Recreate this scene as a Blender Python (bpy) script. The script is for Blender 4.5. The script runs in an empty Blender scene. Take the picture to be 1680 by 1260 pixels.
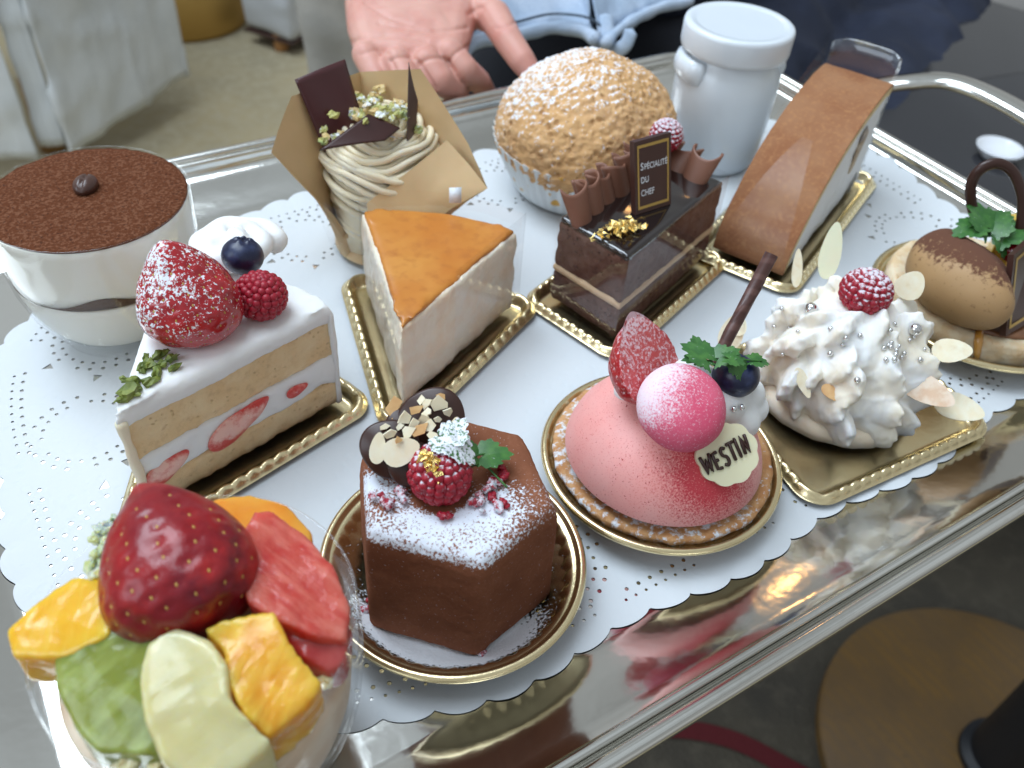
import bpy, math, random
import numpy as np
from mathutils import Vector, Matrix
random.seed(7); RNG = np.random.RandomState(7)
S = bpy.context.scene
COL = S.collection
CM = 0.01
# ------------------------------------------------------------------ camera
F_PX, PITCH, ROLL, H, TH = 1443.5, 0.762100589, 0.0887029482, 26.186, 0.610978531
def _basis():
    fw = np.array([0, math.cos(PITCH), -math.sin(PITCH)]); r = np.array([1., 0, 0]); u = np.cross(r, fw)
    c, s = math.cos(ROLL), math.sin(ROLL)
    r, u = c*r+s*u, -s*r+c*u
    R = np.array([[math.cos(TH), math.sin(TH), 0], [-math.sin(TH), math.cos(TH), 0], [0, 0, 1]])
    return R@fw, R@r, R@u
FW, RT, UP = _basis()
cam = bpy.data.cameras.new('camera'); camo = bpy.data.objects.new('camera', cam); COL.objects.link(camo)
camo.matrix_world = Matrix(((RT[0], UP[0], -FW[0], 0), (RT[1], UP[1], -FW[1], 0), (RT[2], UP[2], -FW[2], H*CM), (0, 0, 0, 1)))
cam.sensor_width = 36; cam.lens = 36*F_PX/1680; cam.clip_start = 0.005; cam.clip_end = 50
cam.dof.use_dof = True; cam.dof.focus_distance = 0.30; cam.dof.aperture_fstop = 13
S.camera = camo
def at(px, py, z):
    """pixel of the 1680x1260 photo -> point (cm) on the horizontal plane at height z"""
    d = FW*F_PX+RT*(px-840)-UP*(py-630)
    t = (z-H)/d[2]
    return np.array([d[0]*t, d[1]*t, z])
# ------------------------------------------------------------------ world and lamps
W = bpy.data.worlds.new('World'); S.world = W; W.use_nodes = True
wn = W.node_tree; wn.nodes.clear()
def wnode(t, **k):
    n = wn.nodes.new(t)
    for a, b in k.items(): setattr(n, a, b)
    return n
wo = wnode('ShaderNodeOutputWorld'); wb = wnode('ShaderNodeBackground'); wt = wnode('ShaderNodeTexCoord'); ws = wnode('ShaderNodeSeparateXYZ')
wr = wnode('ShaderNodeValToRGB'); wr.color_ramp.elements[0].position = 0.30; wr.color_ramp.elements[0].color = (.09, .085, .075, 1)
e = wr.color_ramp.elements[1]; e.position = 1; e.color = (.34, .38, .41, 1)
e = wr.color_ramp.elements.new(.55); e.color = (.30, .315, .32, 1)
wm = wnode('ShaderNodeMapRange'); wm.inputs[1].default_value = -1; wm.inputs[2].default_value = 1
wz = wnode('ShaderNodeTexNoise'); wz.inputs['Scale'].default_value = 2.6; wz.inputs['Detail'].default_value = 3
wx = wnode('ShaderNodeMix', data_type='RGBA', blend_type='MULTIPLY'); wx.inputs[0].default_value = .8
wc = wnode('ShaderNodeValToRGB'); wc.color_ramp.elements[0].position = .38; wc.color_ramp.elements[0].color = (.62, .60, .57, 1)
wc.color_ramp.elements[1].position = .62; wc.color_ramp.elements[1].color = (1.3, 1.3, 1.3, 1)
L = wn.links.new
L(wt.outputs['Generated'], ws.inputs[0]); L(ws.outputs[2], wm.inputs[0]); L(wm.outputs[0], wr.inputs[0])
L(wt.outputs['Generated'], wz.inputs[0]); L(wz.outputs['Fac'], wc.inputs[0])
L(wr.outputs[0], wx.inputs[6]); L(wc.outputs[0], wx.inputs[7]); L(wx.outputs[2], wb.inputs[0]); wb.inputs[1].default_value = 1.55
L(wb.outputs[0], wo.inputs[0])
def area(name, loc, target, sx, sy, power, color):
    l = bpy.data.lights.new(name, 'AREA'); l.shape = 'RECTANGLE'; l.size = sx*CM; l.size_y = sy*CM; l.energy = power; l.color = color
    o = bpy.data.objects.new(name, l); COL.objects.link(o)
    o.location = Vector(loc)*CM
    o.rotation_euler = (Vector(target)-Vector(loc)).to_track_quat('-Z', 'Y').to_euler()
    return o
area('skylight', (-15, 62, 235), (15, 40, 0), 150, 105, 34, (.76, .88, 1.0))
area('far_fill_light', (-60, 195, 270), (15, 80, -20), 170, 120, 70, (.76, .88, 1.0))  # added fill lamp to brighten the far background, no known source there
area('window_light', (-190, 20, 120), (15, 30, 0), 140, 130, 20, (.74, .87, 1.0))
for k, (x, y, z) in enumerate([(92, 98, 60), (150, 150, 58), (60, 190, 120), (230, 90, 120)]):
    l = bpy.data.lights.new('warm_lamp', 'POINT'); l.energy = (.30 if k == 0 else .09); l.color = (1, .50, .16); l.shadow_soft_size = .022 if k == 0 else .018
    o = bpy.data.objects.new('warm_lamp', l); COL.objects.link(o); o.location = Vector((x, y, z))*CM
S.view_settings.view_transform = 'Standard'; S.view_settings.look = 'None'; S.view_settings.exposure = -0.22; S.view_settings.gamma = 1
S.view_settings.use_curve_mapping = False
S.render.engine = 'CYCLES'; S.cycles.use_denoising = True; S.cycles.max_bounces = 10; S.cycles.transparent_max_bounces = 16
S.cycles.caustics_reflective = False; S.cycles.caustics_refractive = False; S.cycles.sample_clamp_indirect = 6
# ------------------------------------------------------------------ noise
def _h(i, j, k, seed):
    n = (i*374761393+j*668265263+k*2147483647+seed*974711) & 0xffffffff
    n = ((n ^ (n >> 13))*1274126177) & 0xffffffff
    return ((n ^ (n >> 16)) & 0xffff)/32767.5-1
def vn(P, sc=1.0, seed=0):
    P = np.asarray(P, float)*sc+1000.37; I = np.floor(P).astype(np.int64); f = P-I; f = f*f*(3-2*f)
    r = 0
    for a in (0, 1):
        for b in (0, 1):
            for c in (0, 1):
                w = (f[:, 0] if a else 1-f[:, 0])*(f[:, 1] if b else 1-f[:, 1])*(f[:, 2] if c else 1-f[:, 2])
                r = r+w*_h(I[:, 0]+a, I[:, 1]+b, I[:, 2]+c, seed)
    return r
def fbm(P, sc=1.0, oct=3, seed=0):
    return sum(vn(P, sc*2**o, seed+o)*.5**o for o in range(oct))
def sstep(x, a, b):
    t = np.clip((x-a)/(b-a), 0, 1); return t*t*(3-2*t)
# ------------------------------------------------------------------ geometry
class G:
    def __init__(s, V=None, F=None, mi=0):
        s.V = np.zeros((0, 3)) if V is None else np.asarray(V, float); s.F = [] if F is None else [list(map(int, f)) for f in F]
        s.M = [mi]*len(s.F); s.A = {}
    def add(s, g, mi=0):
        n = len(s.V); s.V = np.vstack([s.V, g.V]) if n else g.V.copy()
        s.F += [[i+n for i in f] for f in g.F]; s.M += [m+mi for m in g.M]; return s
    def mesh(s, k=1.0, off=(0, 0, 0)):
        me = bpy.data.meshes.new('m'); me.from_pydata(((s.V-np.array(off))*k).tolist(), [], s.F); return me
    def normals(s):
        me = s.mesh(); n = np.zeros(len(s.V)*3, np.float32); me.vertices.foreach_get('normal', n); bpy.data.meshes.remove(me); return n.reshape(-1, 3)
    def disp(s, fn):
        N = s.normals(); s.V = s.V+N*fn(s.V, N)[:, None]; return s
    def move(s, d): s.V = s.V+np.array(d); return s
    def rot(s, R, c=(0, 0, 0)): c = np.array(c); s.V = (s.V-c)@np.asarray(R).T+c; return s
    def scale(s, k): s.V = s.V*np.array(k); return s
    def copy(s): g = G(s.V.copy(), s.F); g.M = list(s.M); return g
    def remesh(s, vox, sm=2, sub=0):
        me = s.mesh(); o = bpy.data.objects.new('t', me); COL.objects.link(o)
        m = o.modifiers.new('r', 'REMESH'); m.mode = 'VOXEL'; m.voxel_size = vox
        if sm: q = o.modifiers.new('s', 'SMOOTH'); q.iterations = sm; q.factor = .5
        dg = bpy.context.evaluated_depsgraph_get(); dg.update()
        m2 = bpy.data.meshes.new_from_object(o.evaluated_get(dg))
        V = np.zeros(len(m2.vertices)*3); m2.vertices.foreach_get('co', V)
        s.V = V.reshape(-1, 3); s.F = [list(p.vertices) for p in m2.polygons]; s.M = [0]*len(s.F)
        bpy.data.objects.remove(o); bpy.data.meshes.remove(m2); return s
def Rz(a): c, s = math.cos(a), math.sin(a); return np.array([[c, -s, 0], [s, c, 0], [0, 0, 1]])
def Rx(a): c, s = math.cos(a), math.sin(a); return np.array([[1, 0, 0], [0, c, -s], [0, s, c]])
def Ry(a): c, s = math.cos(a), math.sin(a); return np.array([[c, 0, s], [0, 1, 0], [-s, 0, c]])
def align(d):   # rotation taking +z to d
    d = np.array(d, float); d /= np.linalg.norm(d)
    q = Vector((0, 0, 1)).rotation_difference(Vector(d)); return np.array(q.to_matrix())
def lathe(prof, n=64, cx=0, cy=0, close=True, fn=None):
    V = []; F = []
    for (r, z) in prof:
        for i in range(n):
            a = 2*math.pi*i/n; rr, zz = (r, z) if fn is None else fn(r, z, a)
            V.append((cx+rr*math.cos(a), cy+rr*math.sin(a), zz))
    for j in range(len(prof)-1):
        for i in range(n):
            k = (i+1) % n; F.append([j*n+i, j*n+k, (j+1)*n+k, (j+1)*n+i])
    return G(V, F)
def ball(c, r, n=20, m=12):
    r = np.array([r, r, r]) if np.isscalar(r) else np.array(r)
    V = [(0, 0, -1)]
    for j in range(1, m):
        t = -math.pi/2+math.pi*j/m
        for i in range(n):
            a = 2*math.pi*i/n; V.append((math.cos(t)*math.cos(a), math.cos(t)*math.sin(a), math.sin(t)))
    V.append((0, 0, 1)); F = []
    for i in range(n):
        k = (i+1) % n; F.append([0, 1+k, 1+i]); e = 1+(m-2)*n; F.append([e+i, e+k, len(V)-1])
    for j in range(m-2):
        for i in range(n):
            k = (i+1) % n; a = 1+j*n; F.append([a+i, a+k, a+n+k, a+n+i])
    return G(np.array(V)*r+np.array(c), F)
def tube(path, rad, n=10, flat=1.0, up=(0, 0, 1), caps=True):
    P = np.array(path, float); m = len(P); rad = np.ones(m)*rad if np.isscalar(rad) else np.array(rad)
    T = np.gradient(P, axis=0); T /= np.linalg.norm(T, axis=1)[:, None]+1e-9
    V = []; F = []; u = np.array(up, float)
    if abs(u@T[0]) > .9: u = np.array([1., .3, 0])
    for j in range(m):
        a = np.cross(T[j], u); a /= np.linalg.norm(a)+1e-9; b = np.cross(a, T[j]); u = b
        for i in range(n):
            t = 2*math.pi*i/n; V.append(P[j]+rad[j]*(math.cos(t)*a+flat*math.sin(t)*b))
    for j in range(m-1):
        for i in range(n):
            k = (i+1) % n; F.append([j*n+i, j*n+k, (j+1)*n+k, (j+1)*n+i])
    if caps:
        V.append(P[0]-T[0]*rad[0]*.5); V.append(P[-1]+T[-1]*rad[-1]*.5); c0 = len(V)-2
        for i in range(n):
            k = (i+1) % n; F.append([k, i, c0]); F.append([(m-1)*n+i, (m-1)*n+k, c0+1])
    return G(V, F)
def spline(pts, n=24):
    P = [np.array(p, float) for p in pts]; P = [2*P[0]-P[1]]+P+[2*P[-1]-P[-2]]; out = []
    for i in range(1, len(P)-2):
        for k in range(n):
            t = k/n; a, b, c, d = P[i-1:i+3]
            out.append(.5*((2*b)+(-a+c)*t+(2*a-5*b+4*c-d)*t*t+(-a+3*b-3*c+d)*t**3))
    out.append(P[-2]); return np.array(out)
def capsule(a, b, ra, rb, n=16):
    a = np.array(a, float); b = np.array(b, float); g = tube([a+(b-a)*t for t in np.linspace(0, 1, 6)], np.linspace(ra, rb, 6), n)
    g.add(ball(a, ra, n, 10)); g.add(ball(b, rb, n, 10)); return g
def prism(out, z0, z1):
    n = len(out); V = [(p[0], p[1], z0) for p in out]+[(p[0], p[1], z1) for p in out]
    F = [list(range(n))[::-1], [n+i for i in range(n)]]+[[i, (i+1) % n, n+(i+1) % n, n+i] for i in range(n)]
    return G(V, F)
def quadslab(q, th):
    """four (or more) 3d corners, given thickness"""
    q = np.array(q, float); nn = np.cross(q[1]-q[0], q[2]-q[0]); nn /= np.linalg.norm(nn); n = len(q)
    V = list(q)+list(q-nn*th)
    F = [list(range(n)), [n+i for i in range(n)][::-1]]+[[(i+1) % n, i, n+i, n+(i+1) % n] for i in range(n)]
    return G(V, F)
def sheet(fn, nu, nv, th=0):
    V = np.array([fn(u, v) for v in np.linspace(0, 1, nv) for u in np.linspace(0, 1, nu)])
    F = [[j*nu+i, j*nu+i+1, (j+1)*nu+i+1, (j+1)*nu+i] for j in range(nv-1) for i in range(nu-1)]
    g = G(V, F)
    if th:
        N = g.normals(); n = len(V); b = V-N*th; ring = [i for i in range(nu)]+[j*nu+nu-1 for j in range(1, nv)]+[(nv-1)*nu+i for i in range(nu-2, -1, -1)]+[j*nu for j in range(nv-2, 0, -1)]
        g.V = np.vstack([V, b]); g.F += [[n+i for i in f][::-1] for f in F]; L_ = len(ring)
        g.F += [[ring[k], n+ring[k], n+ring[(k+1) % L_], ring[(k+1) % L_]] for k in range(L_)]; g.M = [0]*len(g.F)
    return g
def mink(poly, r, n=8, step=.12):
    """rounded outset outline of a convex ccw polygon; returns points, normals"""
    poly = [np.array(p[:2], float) for p in poly]; P = []; N = []
    if sum(a[0]*b[1]-a[1]*b[0] for a, b in zip(poly, poly[1:]+poly[:1])) < 0: poly = poly[::-1]
    m = len(poly)
    for i in range(m):
        a, b, c = poly[i-1], poly[i], poly[(i+1) % m]
        t0 = math.atan2(*(b-a)[::-1])-math.pi/2; t1 = math.atan2(*(c-b)[::-1])-math.pi/2
        while t1 < t0-1e-6: t1 += 2*math.pi
        for k in range(n+1):
            t = t0+(t1-t0)*k/n; d = np.array([math.cos(t), math.sin(t)]); P.append(b+d*r); N.append(d)
        L_ = np.linalg.norm(c-b); d = np.array([math.cos(t1), math.sin(t1)])
        for k in range(1, int(L_/step)):
            P.append(b+(c-b)*k/int(L_/step)+d*r); N.append(d)
    return np.array(P), np.array(N)
def rings(R):
    """stack of closed rings (same count)"""
    n = len(R[0]); V = np.vstack(R); F = []
    for j in range(len(R)-1):
        for i in range(n):
            k = (i+1) % n; F.append([j*n+i, j*n+k, (j+1)*n+k, (j+1)*n+i])
    return G(V, F)
def capfan(g, ring_start, n, flip=False):
    c = g.V[ring_start:ring_start+n].mean(0); g.V = np.vstack([g.V, c]); k = len(g.V)-1
    for i in range(n):
        f = [ring_start+i, ring_start+(i+1) % n, k]; g.F.append(f[::-1] if flip else f); g.M.append(0)
    return g
def body(poly, prof, rc=.15, dense=None):
    """solid from a convex outline: prof is a list of (inset, z); closed with caps"""
    P, N = mink(poly, 0.0001); R = []
    cen = np.mean([p[:2] for p in poly], axis=0)
    for ins, z in prof: R.append(np.c_[P-N*ins, np.full(len(P), z)])
    g = rings(R); n = len(P); capfan(g, 0, n, True); capfan(g, n*(len(prof)-1), n); return g
# ------------------------------------------------------------------ linking
LOC = {}
def thing(name, label, cat, loc, group=None):
    o = bpy.data.objects.new(name, None); COL.objects.link(o); o.location = Vector([float(a) for a in loc])*CM
    o.empty_display_size = .02; o['label'] = label; o['category'] = cat
    if group: o['group'] = group
    LOC[o.name] = np.array(loc, float); return o
def tag(o, label, cat, group=None):
    o['label'] = label; o['category'] = cat
    if group: o['group'] = group
    return o
def put(name, g, mats, parent=None, smooth=True, attrs=None, label=None, loc=None, sharp=None):
    off = LOC[parent.name] if parent else (np.zeros(3) if loc is None else np.array(loc, float))
    me = g.mesh(CM, off); me.name = name
    mats = mats if isinstance(mats, (list, tuple)) else [mats]
    for m in mats: me.materials.append(m)
    if len(mats) > 1: me.polygons.foreach_set('material_index', g.M)
    if smooth:
        me.polygons.foreach_set('use_smooth', [True]*len(me.polygons))
        if sharp: me.set_sharp_from_angle(angle=math.radians(sharp))
    for k, a in (attrs or {}).items():
        at_ = me.attributes.new(k, 'FLOAT', 'POINT'); at_.data.foreach_set('value', np.asarray(a, np.float32))
    o = bpy.data.objects.new(name, me); COL.objects.link(o); LOC[o.name] = off
    if parent: o.parent = parent
    else: o.location = Vector(off.tolist())*CM
    if label: o['label'] = label
    return o
def struct(name, g, m, **k):
    o = put(name, g, m, **k); o['kind'] = 'structure'; return o
# ------------------------------------------------------------------ materials
def mat(name, col, rough=.5, metal=0, sss=0, rad=(1, .5, .3), sssc=.3, spec=.5, var=None, bump=None, bump2=None, layers=(), coat=0, alpha=1, trans=0, sheen=0, wave=None, fiber=None, pores=None):
    m = bpy.data.materials.new(name); m.use_nodes = True; nt = m.node_tree; b = nt.nodes['Principled BSDF']; Lk = nt.links.new
    def nd(t, **k):
        n = nt.nodes.new(t)
        for a, c in k.items(): setattr(n, a, c)
        return n
    tc = nd('ShaderNodeTexCoord'); mp = nd('ShaderNodeMapping'); mp.inputs['Scale'].default_value = (100, 100, 100); Lk(tc.outputs['Object'], mp.inputs[0])
    def noise(sc, det=3, rg=.55):
        n = nd('ShaderNodeTexNoise'); n.inputs['Scale'].default_value = sc; n.inputs['Detail'].default_value = det; n.inputs['Roughness'].default_value = rg
        Lk(mp.outputs[0], n.inputs['Vector']); return n.outputs['Fac']
    def mr(x, a, c, lo=0., hi=1.):
        n = nd('ShaderNodeMapRange'); Lk(x, n.inputs[0]); n.inputs[1].default_value = a; n.inputs[2].default_value = c; n.inputs[3].default_value = lo; n.inputs[4].default_value = hi; return n.outputs[0]
    def mix(f, a, c):
        n = nd('ShaderNodeMix', data_type='RGBA')
        Lk(f, n.inputs[0])
        for i, x in ((6, a), (7, c)):
            if isinstance(x, tuple): n.inputs[i].default_value = (*x[:3], 1)
            else: Lk(x, n.inputs[i])
        return n.outputs[2]
    base = tuple(col)
    if var:
        for (sc, c2, a, c) in (var if isinstance(var, list) else [var]):
            base = mix(mr(noise(sc), a, c), base, tuple(c2))
    if wave:   # (scale, axis, colour, lo, hi, distortion)
        w = nd('ShaderNodeTexWave'); w.bands_direction = wave[1]; w.inputs['Scale'].default_value = wave[0]; w.inputs['Distortion'].default_value = wave[5]; w.inputs['Detail'].default_value = 3
        Lk(mp.outputs[0], w.inputs['Vector']); base = mix(mr(w.outputs['Fac'], wave[3], wave[4]), base, tuple(wave[2]))
    extra_h = []
    if fiber:   # (angle, scale, stretch, colour, bump)
        m2 = nd('ShaderNodeMapping'); m2.inputs['Rotation'].default_value = (0, 0, fiber[0]); Lk(mp.outputs[0], m2.inputs[0])
        m3 = nd('ShaderNodeMapping'); m3.inputs['Scale'].default_value = (fiber[1], fiber[1]/fiber[2], fiber[1]*.7); Lk(m2.outputs[0], m3.inputs[0])
        n = nd('ShaderNodeTexNoise'); n.inputs['Scale'].default_value = 1; n.inputs['Detail'].default_value = 3; Lk(m3.outputs[0], n.inputs['Vector'])
        base = mix(mr(n.outputs['Fac'], .45, .7), base, tuple(fiber[3])); extra_h.append((n.outputs['Fac'], fiber[4]))
    if pores:   # (scale, size, colour, bump)
        v = nd('ShaderNodeTexVoronoi'); v.inputs['Scale'].default_value = pores[0]; v.inputs['Randomness'].default_value = 1
        w_ = nd('ShaderNodeMix', data_type='VECTOR'); w_.inputs[0].default_value = .12; n = nd('ShaderNodeTexNoise'); n.inputs['Scale'].default_value = pores[0]*1.2; Lk(mp.outputs[0], n.inputs['Vector']); Lk(mp.outputs[0], w_.inputs[4]); Lk(n.outputs['Color'], w_.inputs[5]); Lk(w_.outputs[1], v.inputs['Vector'])
        f_ = mr(v.outputs['Distance'], pores[1]*.4, pores[1]); q_ = nd('ShaderNodeMath', operation='MAXIMUM'); Lk(f_, q_.inputs[0]); Lk(mr(noise(pores[0]*.35, 2), .42, .55), q_.inputs[1])
        base = mix(q_.outputs[0], tuple(pores[2]), base); extra_h.append((q_.outputs[0], pores[3]))
    rsock = None
    for ly in layers:  # (attr, colour, noise scale, softness, rough)
        a = nd('ShaderNodeAttribute'); a.attribute_name = ly[0]
        n = nd('ShaderNodeMath', operation='SUBTRACT'); Lk(a.outputs['Fac'], n.inputs[0]); Lk(mr(noise(ly[2], 4, .65), .3, .7), n.inputs[1])
        f = mr(n.outputs[0], -ly[3], ly[3]); base = mix(f, base, tuple(ly[1]))
        if len(ly) > 4:
            q = nd('ShaderNodeMapRange'); Lk(f, q.inputs[0])
            if rsock is None: q.inputs[3].default_value = rough
            else: Lk(rsock, q.inputs[3])
            q.inputs[4].default_value = ly[4]; rsock = q.outputs[0]
    if isinstance(base, tuple): b.inputs['Base Color'].default_value = (*base[:3], 1)
    else: Lk(base, b.inputs['Base Color'])
    b.inputs['Roughness'].default_value = rough
    if rsock is not None: Lk(rsock, b.inputs['Roughness'])
    b.inputs['Metallic'].default_value = metal; b.inputs['Specular IOR Level'].default_value = spec
    if sss:
        b.inputs['Subsurface Weight'].default_value = sss; b.inputs['Subsurface Radius'].default_value = rad; b.inputs['Subsurface Scale'].default_value = sssc*CM
    b.inputs['Coat Weight'].default_value = coat; b.inputs['Coat Roughness'].default_value = .08
    b.inputs['Alpha'].default_value = alpha; b.inputs['Transmission Weight'].default_value = trans
    if sheen: b.inputs['Sheen Weight'].default_value = sheen
    prev = None
    for hs, dist in extra_h:
        n = nd('ShaderNodeBump'); n.inputs['Strength'].default_value = .8; n.inputs['Distance'].default_value = dist*CM; Lk(hs, n.inputs['Height'])
        if prev: Lk(prev, n.inputs['Normal'])
        prev = n.outputs[0]
    for bp in (bump, bump2):
        if bp:
            n = nd('ShaderNodeBump'); n.inputs['Strength'].default_value = bp[1]; n.inputs['Distance'].default_value = bp[2]*CM
            Lk(noise(bp[0], 4, .6), n.inputs['Height'])
            if prev: Lk(prev, n.inputs['Normal'])
            prev = n.outputs[0]
    if prev: Lk(prev, b.inputs['Normal'])
    return m
def clear(name, tint=(1, 1, 1), lo=.04, hi=.75, rough=.03):
    m = bpy.data.materials.new(name); m.use_nodes = True; nt = m.node_tree; nt.nodes.clear()
    o = nt.nodes.new('ShaderNodeOutputMaterial'); t = nt.nodes.new('ShaderNodeBsdfTransparent'); g = nt.nodes.new('ShaderNodeBsdfGlossy')
    x = nt.nodes.new('ShaderNodeMixShader'); w = nt.nodes.new('ShaderNodeLayerWeight'); r = nt.nodes.new('ShaderNodeMapRange')
    t.inputs[0].default_value = (*tint, 1); g.inputs['Roughness'].default_value = rough; w.inputs[0].default_value = .25
    r.inputs[3].default_value = lo; r.inputs[4].default_value = hi
    nt.links.new(w.outputs['Facing'], r.inputs[0]); nt.links.new(r.outputs[0], x.inputs[0]); nt.links.new(t.outputs[0], x.inputs[1]); nt.links.new(g.outputs[0], x.inputs[2]); nt.links.new(x.outputs[0], o.inputs[0])
    # power curve so that only grazing parts turn mirror-like
    p = nt.nodes.new('ShaderNodeMath'); p.operation = 'POWER'; p.inputs[1].default_value = 3; nt.links.new(w.outputs['Facing'], p.inputs[0]); nt.links.new(p.outputs[0], r.inputs[0])
    return m
SUGAR = (.82, .85, .90)
silver = mat('silver_metal', (.70, .69, .65), .12, 1, bump=(.25, .12, .3), bump2=(3, .02, .02))
gold = mat('gold_foil_card', (.84, .70, .42), .27, 1, bump=(1.2, .25, .08))
paperw = mat('doily_paper', (.67, .70, .725), .85, pores=(3.2, .5, (.665, .70, .73), .010), bump=(6, .2, .02), bump2=(.35, .4, .10), sss=.1, rad=(1, 1, 1), sssc=.1)
cream = mat('whipped_cream', (.86, .86, .85), .6, spec=.3, sss=.35, rad=(1, .9, .75), sssc=.25, bump=(1.6, .25, .08))
sponge = mat('sponge_cake', (.80, .57, .31), .85, sss=.2, sssc=.15, var=[(3.5, (.66, .45, .24), .5, .8), (.8, (.86, .68, .42), .4, .7)], pores=(4.5, .26, (.66, .46, .25), .05), bump=(9, .7, .06), bump2=(3, .5, .08))
strawm = mat('strawberry_skin', (.46, .012, .018), .22, sss=.15, rad=(1, .1, .05), sssc=.3, coat=.5, var=[(.5, (.22, .004, .016), .45, .75)], layers=[('dust', SUGAR, 9, .07, .9)], bump=(3, .25, .05))
seedm = mat('strawberry_seed', (.55, .34, .08), .4)
straws = mat('strawberry_flesh', (.62, .07, .06), .35, sss=.4, rad=(1, .3, .2), sssc=.3, layers=[('pale', (.86, .50, .42), 2.5, .4), ('dust', SUGAR, 7, .12, .9)], bump=(3, .3, .04))
raspm = mat('raspberry_skin', (.36, .010, .028), .42, sss=.3, rad=(1, .15, .15), sssc=.2, layers=[('dust', (.74, .66, .72), 6, .16, .9)], bump=(8, .2, .02))
bluem = mat('blueberry_skin', (.010, .014, .045), .33, var=[(2.2, (.035, .05, .12), .45, .75)], bump=(5, .08, .02))
chocd = mat('dark_chocolate', (.042, .015, .010), .32, bump=(2, .15, .03))
chocm = mat('brown_chocolate', (.105, .038, .024), .42, var=[(1.5, (.14, .055, .036), .4, .7)], bump=(2, .1, .03))
leafm = mat('herb_leaf', (.035, .13, .028), .4, sss=.15, rad=(.3, 1, .2), sssc=.1, var=[(3, (.07, .20, .04), .4, .7)], layers=[('dust', SUGAR, 8, .12, .9)])
foilm = mat('edible_gold_leaf', (.95, .72, .28), .24, 1, bump=(5, .9, .1))
filmm = clear('clear_film', lo=.025, hi=.35)
glassm = clear('cup_glass', tint=(1, 1, 1), lo=.025, hi=.7)
nutm = mat('almond', (.78, .68, .48), .55, sss=.1, sssc=.1, var=[(1.2, (.62, .46, .26), .56, .75), (2.5, (.80, .74, .58), .4, .7)], bump=(5, .2, .03))
nutt = mat('toasted_almond', (.60, .33, .13), .55, var=[(2.5, (.7, .45, .2), .4, .7)])
# ------------------------------------------------------------------ floor and far surroundings
def carpet():
    m = mat('carpet', (.44, .36, .215), .95, var=[(.045, (.31, .27, .18), .4, .7), (.5, (.45, .39, .27), .4, .75)], bump=(2.2, .8, .4))
    return m
fl = sheet(lambda u, v: (-300+800*u, -150+750*v, -62), 60, 60)
struct('floor', fl, carpet())
st = spline([(30, 29, 0), (39, 24.5, 0), (44.5, 20.3, 0), (48, 15, 0), (52, 6, 0), (54, -8, 0)], 12)
N_ = np.gradient(st, axis=0); N_ = np.c_[-N_[:, 1], N_[:, 0]]/np.hypot(N_[:, 0], N_[:, 1])[:, None]
g = G(np.vstack([np.c_[st[:, :2]+N_*1.0, np.full(len(st), -61.6)], np.c_[st[:, :2]-N_*1.0, np.full(len(st), -61.6)]]), [[i, i+1, len(st)+i+1, len(st)+i] for i in range(len(st)-1)])
struct('carpet_stripe', g, mat('carpet_red', (.10, .008, .012), .95, bump=(2.2, .6, .3)))
g = sheet(lambda u, v: (16+150*u+6*math.sin(v*5), -60+92*v+10*u, -61.9), 30, 30)  # dark sheet over the carpet: shade at the near right painted as colour
struct('painted_floor_shade', g, mat('painted_floor_shade', (.085, .072, .052), .95, var=[(.08, (.055, .048, .038), .4, .7), (.5, (.11, .095, .07), .5, .8)], bump=(2.2, .8, .4)))
# ------------------------------------------------------------------ tray
U0, U1, V0, V1 = -4.0, 42.6, 10.6, 40.0
TP = [(-1.5, 0), (0, 0.0), (.15, .02), (.35, .08), (.7, .20), (1.2, .38), (1.8, .59), (2.4, .77), (2.9, .92), (3.02, 1.02), (3.08, 1.2)]
TP += [(3.27-.18*math.cos(math.pi*k/14), 1.40+.20*math.sin(math.pi*k/14)) for k in range(15)]+[(3.47, 1.26), (3.51, 1.22), (3.55, 1.24)]
TP += [(3.87-.30*math.cos(math.pi*k/20), 1.42+.30*math.sin(math.pi*k/20)) for k in range(27)]+[(3.8, 1.1), (3.5, 1.02), (3.0, .75), (2.0, .45), (.6, .05), (0, -.12), (-1.5, -.12)]
CR = 2.2
tpoly = [(U0+CR, V0+CR), (U1-CR, V0+CR), (U1-CR, V1-CR), (U0+CR, V1-CR)]
P_, Nn = mink(tpoly, CR, 24, .8)
R_ = [np.c_[P_+Nn*d, np.full(len(P_), z)] for d, z in TP]
tg = rings(R_); n_ = len(P_); capfan(tg, 0, n_, True); capfan(tg, n_*(len(TP)-1), n_)
tray = thing('serving_tray', 'large polished silver serving tray holding all the cakes', 'tray', (20, 25, 0))
tg.F = [f[::-1] for f in tg.F]
put('tray_body', tg, silver, tray, sharp=50)
def tray_z(u, v):
    d = max(U0-u, u-U1, V0-v, v-V1)
    return float(np.interp(d, [a[0] for a in TP[:10]], [a[1] for a in TP[:10]]))
hp = spline([(46.2, 33.6, 1.9), (47.6, 32.9, 2.6), (49.6, 31.4, 3.4), (51.4, 29.6, 3.9), (52.0, 26.8, 4.0), (51.7, 23.2, 3.9), (50.6, 20.2, 3.5), (48.2, 18.4, 2.7), (46.2, 17.7, 1.9)], 10)
put('handle', tube(hp, .74, 16, flat=.55), silver, tray)
hp2 = hp.copy(); hp2[:, 0] = 38.6-hp2[:, 0]
put('handle', tube(hp2, .74, 16, flat=.55), silver, tray)
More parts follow.
